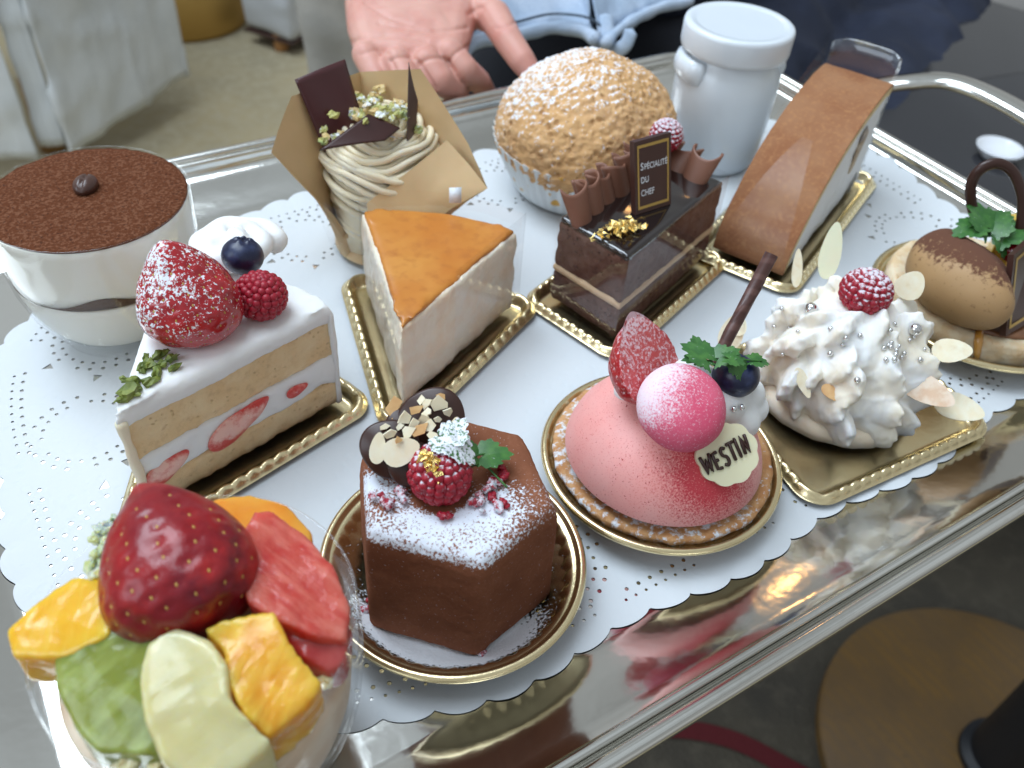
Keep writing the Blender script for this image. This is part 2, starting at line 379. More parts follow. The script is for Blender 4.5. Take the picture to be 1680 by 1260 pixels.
# ------------------------------------------------------------------ doily
def doily():
    cx, cy, a, b = 20.6, 25.2, 24.4, 14.7
    def edge(t, k=0.0):
        n = 3.6; c, s = math.cos(t), math.sin(t)
        r = (abs(c/(a-k))**n+abs(s/(b-k))**n)**(-1/n); return cx+r*c, cy+r*s
    ts = []; t = 0; P = []
    raw = [edge(2*math.pi*i/4000) for i in range(4000)]; acc = 0; prev = raw[0]; out = []; lens = [0]
    for q in raw[1:]+raw[:1]: acc += math.dist(prev, q); lens.append(acc); prev = q
    n_sc = 84; per = acc/n_sc
    for i in range(0, 4000, 3):
        s_ = lens[i]; ph = (s_ % per)/per; amp = .30*abs(math.sin(math.pi*ph))**.6+.28*math.sin(2*math.pi*s_/(per*6))
        x, y = raw[i]; x2, y2 = raw[(i+4) % 4000]; tx, ty = x2-x, y2-y; l = math.hypot(tx, ty); nx, ny = ty/l, -tx/l
        out.append((x+nx*amp, y+ny*amp))
    loops = [out]
    def circ(x, y, r, n=7, ex=1, rot=0): loops.append([(x+r*math.cos(2*math.pi*k/n)*math.cos(rot)*ex-r*math.sin(2*math.pi*k/n)*math.sin(rot), y+r*math.cos(2*math.pi*k/n)*math.sin(rot)*ex+r*math.sin(2*math.pi*k/n)*math.cos(rot)) for k in range(n)])
    for ins, stp, hr in ((.85, .42, .06), (1.2, .5, .08)):
        rw = [edge(2*math.pi*i/4000, ins) for i in range(4000)]; dacc = 0
        for i in range(1, 4000):
            dacc += math.dist(rw[i-1], rw[i])
            if dacc > stp:
                dacc = 0
                if (i//45) % 4 != 3: circ(rw[i][0], rw[i][1], hr, 7)
    # rosettes along the border
    ros = 20; kk = 3.3; rw = [edge(2*math.pi*i/2000, kk) for i in range(2000)]; ac = [0]
    for i in range(1, 2001): ac.append(ac[-1]+math.dist(rw[i-1], rw[i % 2000]))
    for q in range(ros):
        i = int(np.searchsorted(ac, ac[-1]*(q+.5)/ros)) % 2000; x, y = rw[i]; x2, y2 = rw[(i+3) % 2000]; tt = math.atan2(y2-y, x2-x)
        for rr, nn, hr in ((1.62, 22, .075), (2.0, 24, .085)):
            for k in range(nn):
                if (k % 6) == 5: continue
                an = tt+2*math.pi*k/nn; circ(x+rr*math.cos(an), y+rr*math.sin(an), hr)
        for k in range(7):
            an = tt-2*math.pi*(k+.5)/7; px, py = x+2.55*math.cos(an), y+2.55*math.sin(an)
            # keep clear of the edge
            if abs((px-cx)/(a-1.55))**3.6+abs((py-cy)/(b-1.55))**3.6 > 1: continue
            if q % 1 == 0 and k in (0, 3) and q % 2: continue
            w = .26; loops.append([(px+w*math.cos(an+2.2+d)*(1.1 if d else .7), py+w*math.sin(an+2.2+d)*(1.1 if d else .7)) for d in (0, 1.7, 3.4)])
    keep = [loops[0]]; cen = []
    for lp in loops[1:][::-1]:   # drop holes that would run into one another
        c_ = (sum(p[0] for p in lp)/len(lp), sum(p[1] for p in lp)/len(lp)); rr = max(math.dist(c_, p) for p in lp)
        if all(math.dist(c_, q[0]) > rr+q[1]+.05 for q in cen): cen.append((c_, rr)); keep.append(lp)
    loops = keep
    from mathutils.geometry import delaunay_2d_cdt
    pts = []; eds = []
    for lp in loops:
        k0 = len(pts); m = len(lp); pts += [Vector(p) for p in lp]; eds += [(k0+i, k0+(i+1) % m) for i in range(m)]
    for gx in np.arange(cx-a, cx+a, 1.0):
        for gy in np.arange(cy-b, cy+b, 1.0):
            if abs((gx-cx)/(a-.8))**3.6+abs((gy-cy)/(b-.8))**3.6 < 1 and all(abs(gx-q[0][0])+abs(gy-q[0][1]) > q[1]*1.6 for q in cen): pts.append(Vector((gx, gy)))
    vo, eo, fo_, ov, oe, of_ = delaunay_2d_cdt(pts, eds, [], 0, 1e-5)
    V = np.array([(v[0], v[1], 0) for v in vo]); T = np.array([list(f) for f in fo_]); C3 = V[T].mean(1)[:, :2]
    O2 = np.array(loops[0]); th_ = np.unwrap(np.arctan2(O2[:, 1]-cy, O2[:, 0]-cx)); rr_ = np.hypot(O2[:, 0]-cx, O2[:, 1]-cy); o_ = np.argsort(np.arctan2(O2[:, 1]-cy, O2[:, 0]-cx)); ta = np.arctan2(O2[o_, 1]-cy, O2[o_, 0]-cx)
    inside = np.hypot(C3[:, 0]-cx, C3[:, 1]-cy) < np.interp(np.arctan2(C3[:, 1]-cy, C3[:, 0]-cx), ta, rr_[o_], period=2*math.pi)
    for q, lp in zip(cen, loops[1:]):
        near = np.where((np.abs(C3[:, 0]-q[0][0]) < q[1]) & (np.abs(C3[:, 1]-q[0][1]) < q[1]) & inside)[0]
        L2 = np.array(lp)
        for t_ in near:
            x, y = C3[t_]; c_in = False
            for k in range(len(L2)):
                x1, y1 = L2[k]; x2, y2 = L2[k-1]
                if (y1 > y) != (y2 > y) and x < (x2-x1)*(y-y1)/(y2-y1)+x1: c_in = not c_in
            if c_in: inside[t_] = False
    F = T[inside].tolist()
    zz = np.array([tray_z(x, y) for x, y, _ in V]); V[:, 2] = zz+.025
    ed = (np.abs((V[:, 0]-cx)/a)**3.6+np.abs((V[:, 1]-cy)/b)**3.6)
    V[:, 2] += sstep(ed, .75, 1.05)*(.012+.02*np.abs(vn(V*[1, 1, 0], .8, 3)))
    g = G(V, F)
    if g.normals()[:, 2].mean() < 0: g.F = [f[::-1] for f in g.F]
    return g
dg_ = doily()
tag(put('paper_doily', dg_, paperw, loc=(20.6, 25.2, 0)), 'white lace paper doily with punched holes lining the silver tray', 'doily')
# ------------------------------------------------------------------ gold boards and dishes
def board(poly, label, pitch=.62, name='cake_board', r0=.25, slant=.5, rz=.45):
    prof = [(-.02, .12), (.10, .12), (.22, .20), (.34, rz), (.44, rz+.10), (.54, rz+.10), (.66, rz-.03), (.74, rz-.12), (.80, rz-.15), (.78, rz-.22), (.5, .1), (.1, .06), (-.02, .06)]
    P, N = mink(poly, r0, 14, .06)
    s = np.r_[0, np.cumsum(np.linalg.norm(np.diff(P, axis=0), axis=1))]; tot = s[-1]+np.linalg.norm(P[0]-P[-1]); k = round(tot/pitch)
    R = []
    for i, (d, z) in enumerate(prof):
        w = .085*math.exp(-((d-.47)/.16)**2) if i < 8 else 0
        ph = 2*math.pi*k*s/tot+slant*8*d
        R.append(np.c_[P+N*(d)[None] if False else P+N*d, np.full(len(P), z)+w*np.abs(np.sin(ph/2))**.7*1.6-w*.8])
    g = rings(R); n = len(P); capfan(g, 0, n, True); capfan(g, n*(len(prof)-1), n)
    g.F = [f[::-1] for f in g.F]
    c = np.mean(np.array([p[:2] for p in poly]), axis=0)
    return tag(put(name, g, gold, loc=(c[0], c[1], 0), sharp=60), label, 'cake board')
def dish(cx, cy, R0, label, z=1.35, n=360, flutes=44, dust=None):
    def fn(r, zz, a):
        w = sstep(r, R0*.60, R0*.80)*(1-sstep(r, R0*.86, R0*.90))
        return r+.07*w*math.cos(flutes*a), zz+.07*w*math.cos(flutes*a)
    prof = [(.01, .12), (R0*.6, .12), (R0*.66, .15), (R0*.72, .30), (R0*.77, .48), (R0*.82, .68), (R0*.86, z-.32), (R0*.895, z-.14), (R0*.915, z-.14), (R0*.93, z-.12), (R0*.945, z+.02), (R0*.962, z+.06), (R0*.985, z+.03), (R0*1.0, z-.08), (R0*.995, z-.16), (R0*.97, z-.12), (R0*.94, z-.2), (R0*.88, z-.35), (R0*.7, .18), (R0*.6, .07), (.01, .07)]
    g = lathe(prof, n, cx, cy, fn=fn)
    m = gold; at_ = None
    if dust is not None:
        m = mat('gold_foil_dusted', (.62, .47, .22), .22, 1, layers=[('dust', SUGAR, 5, .12, .9)]); 
        # sugar is not metallic: give the dusted part its own loose layer instead
        m = gold
    return tag(put('cake_dish', g, m, loc=(cx, cy, 0), sharp=60), label, 'cake dish')
# ------------------------------------------------------------------ fruit and garnish builders
def strawberry_geo(c, axis, length, rad, whole=True, seeds=True, seed=0, blunt=.5):
    n, m = 72, 56; V = []
    for j in range(m+1):
        t = j/m            # 0 base .. 1 tip
        r = rad*(math.sin(math.pi*min(1, t*1.0)**.62)**.72 if 0 < t < 1 else 0)
        z = length*(t-.42)
        for i in range(n):
            a = 2*math.pi*i/n; V.append((r*math.cos(a), r*math.sin(a), z))
    F = [[j*n+i, j*n+(i+1) % n, (j+1)*n+(i+1) % n, (j+1)*n+i] for j in range(m) for i in range(n)]
    g = G(V, F); rs = np.random.RandomState(seed)
    g.V[:, 0] *= 1+.05*np.sin(g.V[:, 2]*1.3); g.disp(lambda V, N: .10*rad*vn(V, .9/rad, seed)+.03*rad*vn(V, 2.5/rad, seed+3))
    sd = []; sds = G(); N = g.normals()
    rows = 9
    for j in range(rows):
        t = .10+.80*j/rows; k = max(5, int(17*math.sin(math.pi*t**.62)**.8))
        for i in range(k):
            jj = int(t*m); ii = int((i+.5*(j % 2)+rs.uniform(-.12, .12))/k*n) % n; sd.append(jj*n+ii)
    C = g.V[sd]; d = np.min(np.linalg.norm(g.V[:, None]-C[None], axis=2), axis=1) if len(sd) else None
    if seeds:
        g.V = g.V-N*((.045+.02*rad)*np.exp(-(d/(.06+.03*rad))**2))[:, None]
        for q in sd:
            b = ball((0, 0, 0), (.035, .035, .055), 6, 5); 
            tz = np.array([0, 0, 1.])-N[q]*N[q][2]; b.rot(align(tz)); b.move(g.V[q]+N[q]*.008); sds.add(b)
    R = align(axis)
    g.rot(R).move(c); sds.rot(R).move(c)
    return g, sds
def dustattr(g, lo=.2, hi=.9, k=1., extra=None, c=None, bias=(0, 0, 1)):
    N = g.normals(); d = sstep(N@np.array(bias, float), lo, hi)*k
    if extra is not None: d = d*extra(g.V)
    return d
def strawberry(parent, c, axis, length, rad, dust=None, seed=0, name='strawberry', cut=None):
    g, s = strawberry_geo(c, axis, length, rad, seed=seed)
    if name is None: pass
    o = put(name, g.copy(), [strawm], parent, attrs={'dust': np.zeros(len(g.V)) if dust is None else dust(g)})
    put('seed', s, [seedm], o) ; return o
def raspberry(c, r, axis=(0, 0, 1), h=1.0, seed=0):
    rs = np.random.RandomState(seed); g = G(); base = ball((0, 0, 0), (r*.93, r*.93, r*h*.93), 20, 12); g.add(base)
    rows = [(-.92, 6), (-.74, 10), (-.55, 14), (-.36, 17), (-.17, 19), (.02, 19), (.21, 18), (.40, 16), (.59, 13), (.77, 9), (.93, 4), (1.0, 1)]
    for j, (t, k) in enumerate(rows):
        ph = t*math.pi/2*.98
        for i in range(k):
            a = 2*math.pi*(i+.5*(j % 2))/k+rs.uniform(-.08, .08)
            p = np.array([math.cos(ph)*math.cos(a)*r*.86, math.cos(ph)*math.sin(a)*r*.86, math.sin(ph)*r*h*.86]); rr = r*.185*rs.uniform(.92, 1.1)
            g.add(ball(p, rr, 10, 7))
    return g.rot(align(axis)).move(c)
def blueberry(parent, c, r, axis=(.2, -.3, 1)):
    n = 40; prof = []
    for j in range(25):
        t = -math.pi/2+math.pi*j/24*.93; prof.append((r*math.cos(t)*1.0, r*.9*math.sin(t)))
    prof += [(r*.20, r*.80), (r*.17, r*.70), (.001, r*.68)]
    g = lathe(prof, n, fn=lambda rr, z, a: (rr*(1+.10*math.cos(5*a)*(1 if z > r*.82 else 0)), z+(.05*r*math.cos(5*a) if z > r*.8 and rr > r*.18 else 0)))
    g.rot(align(axis)).move(c); return put('blueberry', g, bluem, parent)
def leaf_geo(c, d, up, L_, lobes=3, seed=0, wid=.75):
    """small lobed herb leaf from c in direction d, slightly cupped"""
    d = np.array(d, float); d /= np.linalg.norm(d); up = np.array(up, float); s = np.cross(up, d); s /= np.linalg.norm(s); w = np.cross(d, s)
    n = 46; V = [np.array(c, float)+d*L_*.05]; rs = np.random.RandomState(seed)
    ring = []
    for k in range(n+1):
        a = -2.3+4.6*k/n
        r = L_*(.45+.40*math.cos(a*.62)+.20*abs(math.cos(a*lobes*.9))*(1 if True else 0)+.07*math.cos(a*17))*(1-.12*abs(a)/2.3)
        ring.append((r*math.cos(a)*.95, r*math.sin(a)*wid))
    for fr in (.35, .7, 1.0):
        for (x, y) in ring:
            V.append(np.array(c)+d*(x*fr)+s*(y*fr)+w*(.22*L_*((x*fr/L_)**2)*-1+.10*L_*abs(y*fr)/L_))
    F = []; m = n+1
    for k in range(n): F.append([0, 1+k, 2+k])
    for j in range(2):
        for k in range(n): F.append([1+j*m+k, 1+(j+1)*m+k, 1+(j+1)*m+k+1, 1+j*m+k+1])
    return G(V, F)
def sprig(parent, stem, leaves, dust=0, name='herb_sprig'):
    sp = spline(stem, 8); g = tube(sp, .035, 6)
    o = put(name, g, leafm, parent, attrs={'dust': np.zeros(len(g.V))})
    for k, (c, d, L_) in enumerate(leaves):
        q = leaf_geo(c, d, (0, 0, 1) if abs(d[2]) < .9*np.linalg.norm(d) else (0, -1, .3), L_, seed=k)
        put('leaf', q, leafm, o, attrs={'dust': dustattr(q, -1, 0)*0+dust})
    return o
def gravel(c, r, seed, squash=(1, 1, .7)):
    rs = np.random.RandomState(seed); b = ball((0, 0, 0), r, 7, 5); b.V = b.V*np.array(squash)*(1+.45*rs.uniform(-1, 1, len(b.V)))[:, None]
    return b.rot(Rz(rs.uniform(0, 6))@Rx(rs.uniform(-.8, .8))).move(c)
CAMP = np.array([0, 0, H])
def onplane(px, py, p0, n):
    d = FW*F_PX+RT*(px-840)-UP*(py-630); t = ((np.array(p0)-CAMP)@n)/(d@n); return CAMP+d*t
def outset(poly, k):
    c = np.mean(poly, axis=0); return [tuple(np.array(p)+(np.array(p)-c)/np.linalg.norm(np.array(p)-c)*k) for p in poly]
def wedge(T, a0, a1, R, n=9): return [T]+[(T[0]+R*math.cos(a0+(a1-a0)*k/n), T[1]+R*math.sin(a0+(a1-a0)*k/n)) for k in range(n+1)]
def vis(px, py, z, k=1.0): return at(px, py, z)
def shard(c, n, size, seed, th=.07, k=5):
    rs = np.random.RandomState(seed); R = align(n); V = []
    for i in range(k):
        a = 2*math.pi*(i+rs.uniform(-.3, .3))/k; r = size*rs.uniform(.6, 1.15); V.append(np.array(c)+R@np.array([r*math.cos(a), r*math.sin(a)*rs.uniform(.6, 1), 0]))
    return quadslab(V, th)
def tocam(c): d = CAMP-np.array(c); return d/np.linalg.norm(d)

# ================================================================== TIRAMISU CUP
tx, ty = 2.5, 33.7
t = thing('tiramisu_cup', 'glass cup of white cream topped with brown cocoa and a coffee bean', 'dessert cup', (tx, ty, .12))
GP = [(.01, .14), (2.0, .14), (2.35, .2), (2.55, .35), (2.62, .6), (2.95, 1.1), (3.4, 2.0), (3.68, 3.2), (3.84, 4.8), (3.88, 6.45), (3.90, 6.6), (3.84, 6.66), (3.79, 6.6), (3.78, 6.4), (3.74, 4.8), (3.58, 3.2), (3.3, 2.0), (2.8, 1.15), (2.3, .85), (.01, .8)]
gl = lathe(GP, 96, tx, ty); gl.F = [f[::-1] for f in gl.F]
put('glass', gl, glassm, t)
cc = mat('mascarpone_cream', (.88, .85, .76), .5, sss=.3, rad=(1, .85, .6), sssc=.3, bump=(1.5, .2, .05))
def inner(zs, dr=.03, n=96, seed=1):
    pr = [(float(np.interp(z, [.8, .85, 1.15, 2.0, 3.2, 4.8, 6.6], [.5, 2.3, 2.8, 3.3, 3.58, 3.74, 3.79]))-dr, z) for z in zs]
    return pr
g = lathe([(.01, .9)]+inner([.95, 1.1, 1.3, 1.7, 2.2, 2.8, 3.2, 3.6])+[(.01, 3.65)], 96, tx, ty); g.F = [f[::-1] for f in g.F]; put('cream', g, cc, t)
g = lathe([(.01, 3.66)]+inner([3.68, 3.8, 4.0])+[(.01, 4.1)], 96, tx, ty); an = np.arctan2(g.V[:, 1]-ty, g.V[:, 0]-tx)
g.V[:, 2] = 3.66+(g.V[:, 2]-3.66)*np.clip(.05+1.6*np.exp(-((an+1.80)/.33)**2), 0, 2.0); g.F = [f[::-1] for f in g.F]
put('sponge_layer', g, mat('coffee_soaked_sponge', (.10, .055, .032), .8, bump=(8, .5, .05)), t)
g = lathe([(.01, 4.0), (3.5, 3.64)]+inner([3.70, 4.3, 5.0, 5.6, 6.1, 6.52])+[(.01, 6.52)], 96, tx, ty); an = np.arctan2(g.V[:, 1]-ty, g.V[:, 0]-tx)
g.V[:, 2] = np.where(g.V[:, 2] < 3.9, 3.67+.55*np.exp(-((an+1.80)/.33)**2), g.V[:, 2]); g.F = [f[::-1] for f in g.F]; put('cream', g, cc, t)
R_ = np.linspace(.01, 3.77, 40); g = lathe([(r, 6.55+.13*(1-(r/3.9)**6)) for r in R_]+[(3.76, 6.50), (.01, 6.50)], 128, tx, ty); g.F = [f[::-1] for f in g.F]
g.disp(lambda V, N: .035*vn(V, 5, 2)*(V[:, 2] > 6.54))
cocoam = mat('cocoa_powder', (.115, .038, .017), .95, spec=.08, var=[(8, (.19, .08, .044), .47, .64), (9, (.045, .018, .012), .55, .75)], bump=(7, .9, .05))
put('cocoa_topping', g, cocoam, t)
bc = at(140, 303, 6.85)
g = ball(bc, (.46, .62, .34), 24, 14); g.V[:, 2] -= .10*np.exp(-((g.V[:, 0]-bc[0])/.05)**2)*(g.V[:, 2] > bc[2]); g.rot(Rz(-.5), bc); put('coffee_bean', g, mat('coffee_bean', (.075, .035, .026), .3, bump=(4, .1, .02)), t)

# ================================================================== STRAWBERRY SHORTCAKE
T0 = (.5, 22.4); A0, A1 = math.radians(14), math.radians(63)
w = wedge(T0, A0, A1, 8.45)
board(w, 'gold scalloped cake board under the strawberry shortcake', r0=.30)
t = thing('shortcake_slice', 'white cream shortcake slice topped with a sugared strawberry, raspberry and blueberry', 'cake', (5, 26, .4))
def layer(w, z0, z1, ins=0, bulge=.03, rough=.03, seed=0, vox=.11, sc=1.5):
    g = body(w, [(ins+.18, z0), (ins+.04, z0+.10), (ins, z0+.25), (ins, z1-.25), (ins+.04, z1-.1), (ins+.18, z1)]); g.remesh(vox, 2)
    g.disp(lambda V, N: rough*fbm(V, sc, 3, seed)); return g
put('sponge_layer', layer(w, .42, 1.75, .04, rough=.045, seed=1, sc=3), sponge, t)
put('cream_filling', layer(w, 1.60, 3.15, .02, rough=.10, seed=2, sc=1.1), cream, t)
put('sponge_layer', layer(w, 3.0, 4.85, .05, rough=.05, seed=3, sc=3), sponge, t)
g = body(w, [(.30, 4.6), (.06, 4.68), (-.04, 4.85), (-.05, 5.15), (.03, 5.35), (.16, 5.47), (.4, 5.52), (.8, 5.54)]).remesh(.09, 3); g.disp(lambda V, N: .06*fbm(V, .8, 3, 5)+.012*vn(V, 6, 2)); put('icing', g, cream, t)
# cream coat on the round back
cc_ = []
g = sheet(lambda u, v: (T0[0]+8.52*math.cos(A0-.005+(A1-A0+.01)*u), T0[1]+8.52*math.sin(A0-.005+(A1-A0+.01)*u), .5+4.6*v), 60, 40, .22); g.disp(lambda V, N: .05*fbm(V, 1.2, 2, 6)); put('cream_coat', g, cream, t)
# smeared cream on the tip
g = tube([(T0[0]+.12, T0[1]+.05, z) for z in np.linspace(.6, 5.0, 30)], .16, 14); g.disp(lambda V, N: .09*fbm(V, 1.6, 2, 8)); put('cream_smear', g, mat('pale_cream', (.80, .70, .52), .5, sss=.3, sssc=.3), t)
fn_ = np.array([math.sin(A0), -math.cos(A0), 0]); fo = np.array([T0[0], T0[1], 0])
for px, py, rx, rz_, rot_, s_ in ((393, 694, 1.42, .56, 1.0, 3), (275, 768, .9, .46, .9, 5), (487, 640, .5, .25, .1, 6)):
    c = onplane(px, py, fo+fn_*.02, fn_); ex = np.array([math.cos(A0), math.sin(A0), 0]); 
    g = ball((0, 0, 0), (rx, .16, rz_), 36, 20); s1 = g.V[:, 0]/rx; g.V[:, 2] *= (1-.35*s1); g.rot(Rz(A0)@Ry(-rot_*.35)).move(c)
    g.disp(lambda V, N: .04*vn(V, 2, s_)); dd = np.abs((g.V-c)@ex)/rx
    zr = (g.V[:, 2]-c[2])/rz_
    put('strawberry_slice', g, straws, t, attrs={'pale': np.clip(1.15-.95*(dd**2+zr**2)+.25*zr, 0, 1)*(.95 if rx > .6 else .1), 'dust': np.zeros(len(g.V))})
# whipped cream rosette
g = G(); c0 = at(388, 408, 5.95)
for k in range(80):
    a = k/80*2*math.pi*2.1; r = 1.55*(1-k/80)**.8; g.add(ball(c0+np.array([r*math.cos(a), r*math.sin(a)*1.0, .75*(k/80)-.1]), .52-.25*k/80, 12, 8))
g.remesh(.09, 3); g.disp(lambda V, N: .05*np.sin(6*np.arctan2(V[:, 1]-c0[1], V[:, 0]-c0[0])+3*np.hypot(V[:, 0]-c0[0], V[:, 1]-c0[1]))); put('whipped_cream_swirl', g, cream, t)
strawberry(t, at(305, 488, 6.95), (-.10, .18, 1), 3.75, 1.72, seed=3, dust=lambda g: np.clip(.29*sstep(g.normals()@np.array([-.45, .15, .85]), -.1, .9)*(.5+.6*sstep(g.V[:, 2], 5.8, 8.3))+.17+.24*vn(g.V, 1.4, 5), 0, 1))
put('raspberry', (lambda g: g)(raspberry(at(428, 485, 6.3), .93, (.2, -.1, 1), .9, 2)), raspm, t, attrs={'dust': np.zeros(len(raspberry((0, 0, 0), 1).V))})
blueberry(t, at(398, 420, 6.75), .76, (.3, .2, 1))
pist = mat('pistachio', (.10, .14, .022), .5, var=[(3, (.22, .26, .05), .4, .65)], bump=(6, .3, .03))
for k, (px, py, s_) in enumerate([(258, 582, .17), (281, 588, .20), (270, 578, .13), (243, 598, .22), (258, 610, .2), (232, 604, .18), (246, 625, .22), (265, 598, .18), (218, 624, .22), (225, 636, .17), (203, 622, .12), (212, 645, .33), (196, 656, .11), (226, 648, .09), (286, 602, .16), (240, 586, .14)]):
    c = at(px, py, 5.66); g = gravel((0, 0, 0), s_, 40+k, (1.35, .8, .7)); g.V *= 1.05; g.move(c); put('pistachio_piece', g, pist, t, smooth=False)

# ================================================================== CHEESECAKE
T1 = (10.75, 22.9); B0, B1 = math.radians(26), math.radians(76)
w = wedge(T1, B0, B1, 8.3)
board(w, 'gold scalloped cake board under the baked cheesecake slice', r0=.30)
t = thing('cheesecake_slice', 'pale baked cheesecake wedge with glossy orange brown top, wrapped in clear film', 'cake', (15, 27, .4))
chm = mat('cheesecake_crumb', (.88, .77, .62), .6, sss=.3, rad=(1, .7, .45), sssc=.3, var=[(.7, (.84, .62, .42), .45, .75), (3.2, (.84, .66, .48), .58, .8)], bump=(4, .6, .08), bump2=(1.2, .6, .15))
g = body(w, [(.2, .42), (.03, .52), (0, .8), (.0, 4.0), (.02, 4.4), (.1, 4.52)]).remesh(.1, 2); g.disp(lambda V, N: .05*fbm(V, 2.2, 3, 11)+.05*vn(V, .8, 4)); put('cake_body', g, chm, t)
w2 = wedge((T1[0]+.13, T1[1]+.16), B0+.012, B1-.006, 8.05)
g = body(w2, [(.10, 4.35), (.02, 4.45), (.03, 4.58), (.14, 4.66), (.3, 4.69), (.8, 4.71)]).remesh(.1, 3); g.disp(lambda V, N: .03*fbm(V, .7, 2, 12)+.07*vn(V, 1.6, 9)*(np.abs(N[:, 2]) < .6))
topm = mat('baked_top', (.53, .175, .020), .38, coat=.08, var=[(.35, (.62, .26, .045), .35, .65), (1.6, (.44, .14, .02), .5, .8)], bump=(1.2, .1, .05)); put('baked_top', g, topm, t)
def filmwall(pts, z0, z1, closed=False, name='film_wrap', parent=None, extra=None):
    P = spline([(p[0], p[1], 0) for p in pts], 12) if not closed else np.array([(p[0], p[1], 0) for p in pts])
    n = len(P); z1 = np.array([z1(i/(n-1)) for i in range(n)]) if callable(z1) else np.full(n, z1)
    V = np.vstack([np.c_[P[:, :2], np.full(n, z0)], np.c_[P[:, :2], z1]]); F = [[i, i+1, n+i+1, n+i] for i in range(n-1)]
    return put(name, G(V, F), filmm, parent)
T1n = np.array(T1); d0 = np.array([math.cos(B0), math.sin(B0)]); d1 = np.array([math.cos(B1), math.sin(B1)])
pp = [T1n+d0*3.4-np.array([-d0[1], d0[0]])*.14]+[T1n+d0*8.2-np.array([-d0[1], d0[0]])*.12]+[T1n+8.5*np.array([math.cos(B0+(B1-B0)*k/8), math.sin(B0+(B1-B0)*k/8)]) for k in range(9)]+[T1n+d1*6+np.array([-d1[1], d1[0]])*.14, T1n+d1*3+np.array([-d1[1], d1[0]])*.14, T1n+d1*.3+np.array([-d1[1], d1[0]])*.16]
filmm_keep = filmm; filmm = clear('clear_film_glossy', lo=.07, hi=.6, rough=.06); filmwall(pp, .5, 5.45, parent=t); filmm = filmm_keep

# ================================================================== CHOCOLATE SLICE
Lc, Fc, Rc, Kc = np.array([20.15, 26.3]), np.array([21.1, 22.45]), np.array([29.0, 25.35]), np.array([28.05, 29.2])
w = [Lc, Fc, Rc, Kc]
board(w, 'rectangular gold cake board under the layered chocolate slice', r0=.28, pitch=.5)
t = thing('chocolate_slice', 'layered dark chocolate slice with ruffled chocolate, gold leaf and a lettered plaque', 'cake', (24.6, 25.8, .4))
chb = mat('chocolate_sponge', (.115, .050, .034), .85, spec=.2, var=[(2.5, (.16, .080, .058), .45, .7), (.6, (.15, .09, .075), .5, .75)], pores=(5, .3, (.045, .02, .015), .06), bump=(6, .8, .08), bump2=(2, .4, .08))
put('sponge_layer', layer(w, .42, 2.15, 0, rough=.04, seed=21, sc=2.5), chb, t)
put('cream_line', layer(w, 2.02, 2.5, -.04, rough=.02, seed=22, vox=.07), mat('coffee_cream', (.66, .46, .28), .5, sss=.2, sssc=.1, bump=(5, .5, .05)), t)
put('sponge_layer', layer(w, 2.35, 4.75, 0, rough=.045, seed=23, sc=2.5), chb, t)
g = body(w, [(.25, 4.6), (.05, 4.66), (.02, 4.8), (.08, 4.93), (.25, 4.98), (.6, 4.98)]).remesh(.1, 3); g.disp(lambda V, N: .03*vn(V, 1, 2)); put('chocolate_glaze', g, mat('chocolate_glaze', (.012, .006, .006), .06, coat=1, bump=(1, .1, .06)), t)
# ruffles along the long back edge
long_ = (Kc-Lc)/np.linalg.norm(Kc-Lc); side = np.array([long_[1], -long_[0]])
rfm = mat('milk_chocolate_ruffle', (.23, .10, .062), .45, bump=(2, .1, .03))
def ruffles(A, B, n, seed, hgt=1.45):
    A, B = np.array(A), np.array(B); dl = (B-A); LL = np.linalg.norm(dl); dl = dl/LL; sd = np.array([dl[1], -dl[0]]); pw = LL/n
    for k in range(n):
        c = A+dl*(k+.5)*pw
        def rf(u, v, c=c, k=k):
            a = -.75+4.1*u; p = c+dl*(pw*.56*math.cos(a)*(.85+.25*v))+sd*(.50*math.sin(a)*(.65+.4*v)+.42-.75*v+.08*math.sin(k*2+seed))
            return (p[0], p[1], 4.8+hgt*v*(1+.1*math.sin(k*1.7+seed))+.12*math.sin(a*2+k)*v)
        g = sheet(rf, 30, 12, .09); put('chocolate_ruffle', g, rfm, t)
ruffles(Lc+(Fc-Lc)*.10, Kc+(Rc-Kc)*.10, 8, 1); ruffles(Kc+(Lc-Kc)*.06, Rc+(Lc-Kc)*.06+(Kc-Rc)*.15, 3, 4, 1.2)
# plaque
b0 = at(1043, 352, 5.0); b1 = at(1101, 336, 5.0); vdir = None
wv = b1-b0; top0 = at(1018, 241, 8.1); top1 = at(1079, 222, 8.1)
t0_ = (top0+top1)/2; b_ = (b0+b1)/2; ex = (wv+(top1-top0)); ex /= np.linalg.norm(ex); ey = t0_-b_; ey -= ex*(ey@ex); HL = np.linalg.norm(ey); ey /= HL; ez = np.cross(ex, ey)
if ez@tocam(b_) < 0: ez = -ez
WD = (np.linalg.norm(wv)+np.linalg.norm(top1-top0))/2
def pl(x, y, z=0): return b_+ex*(x*WD/2)+ey*(y*HL)+ez*z
g = quadslab([pl(-1, 0), pl(1, 0), pl(1, 1), pl(-1, 1)], .32)
plaque = put('plaque', g, mat('plaque_chocolate', (.060, .024, .018), .35), t, smooth=False)
goldp = mat('gold_print', (.55, .36, .10), .35, .5)
fr = [pl(-.86, .06, .012), pl(.86, .06, .012), pl(.86, .94, .012), pl(-.86, .94, .012)]; fi = [pl(-.78, .10, .012), pl(.78, .10, .012), pl(.78, .90, .012), pl(-.78, .90, .012)]
put('gold_border', G(np.array(fr+fi), [[i, (i+1) % 4, 4+(i+1) % 4, 4+i] for i in range(4)]), goldp, plaque, smooth=False)
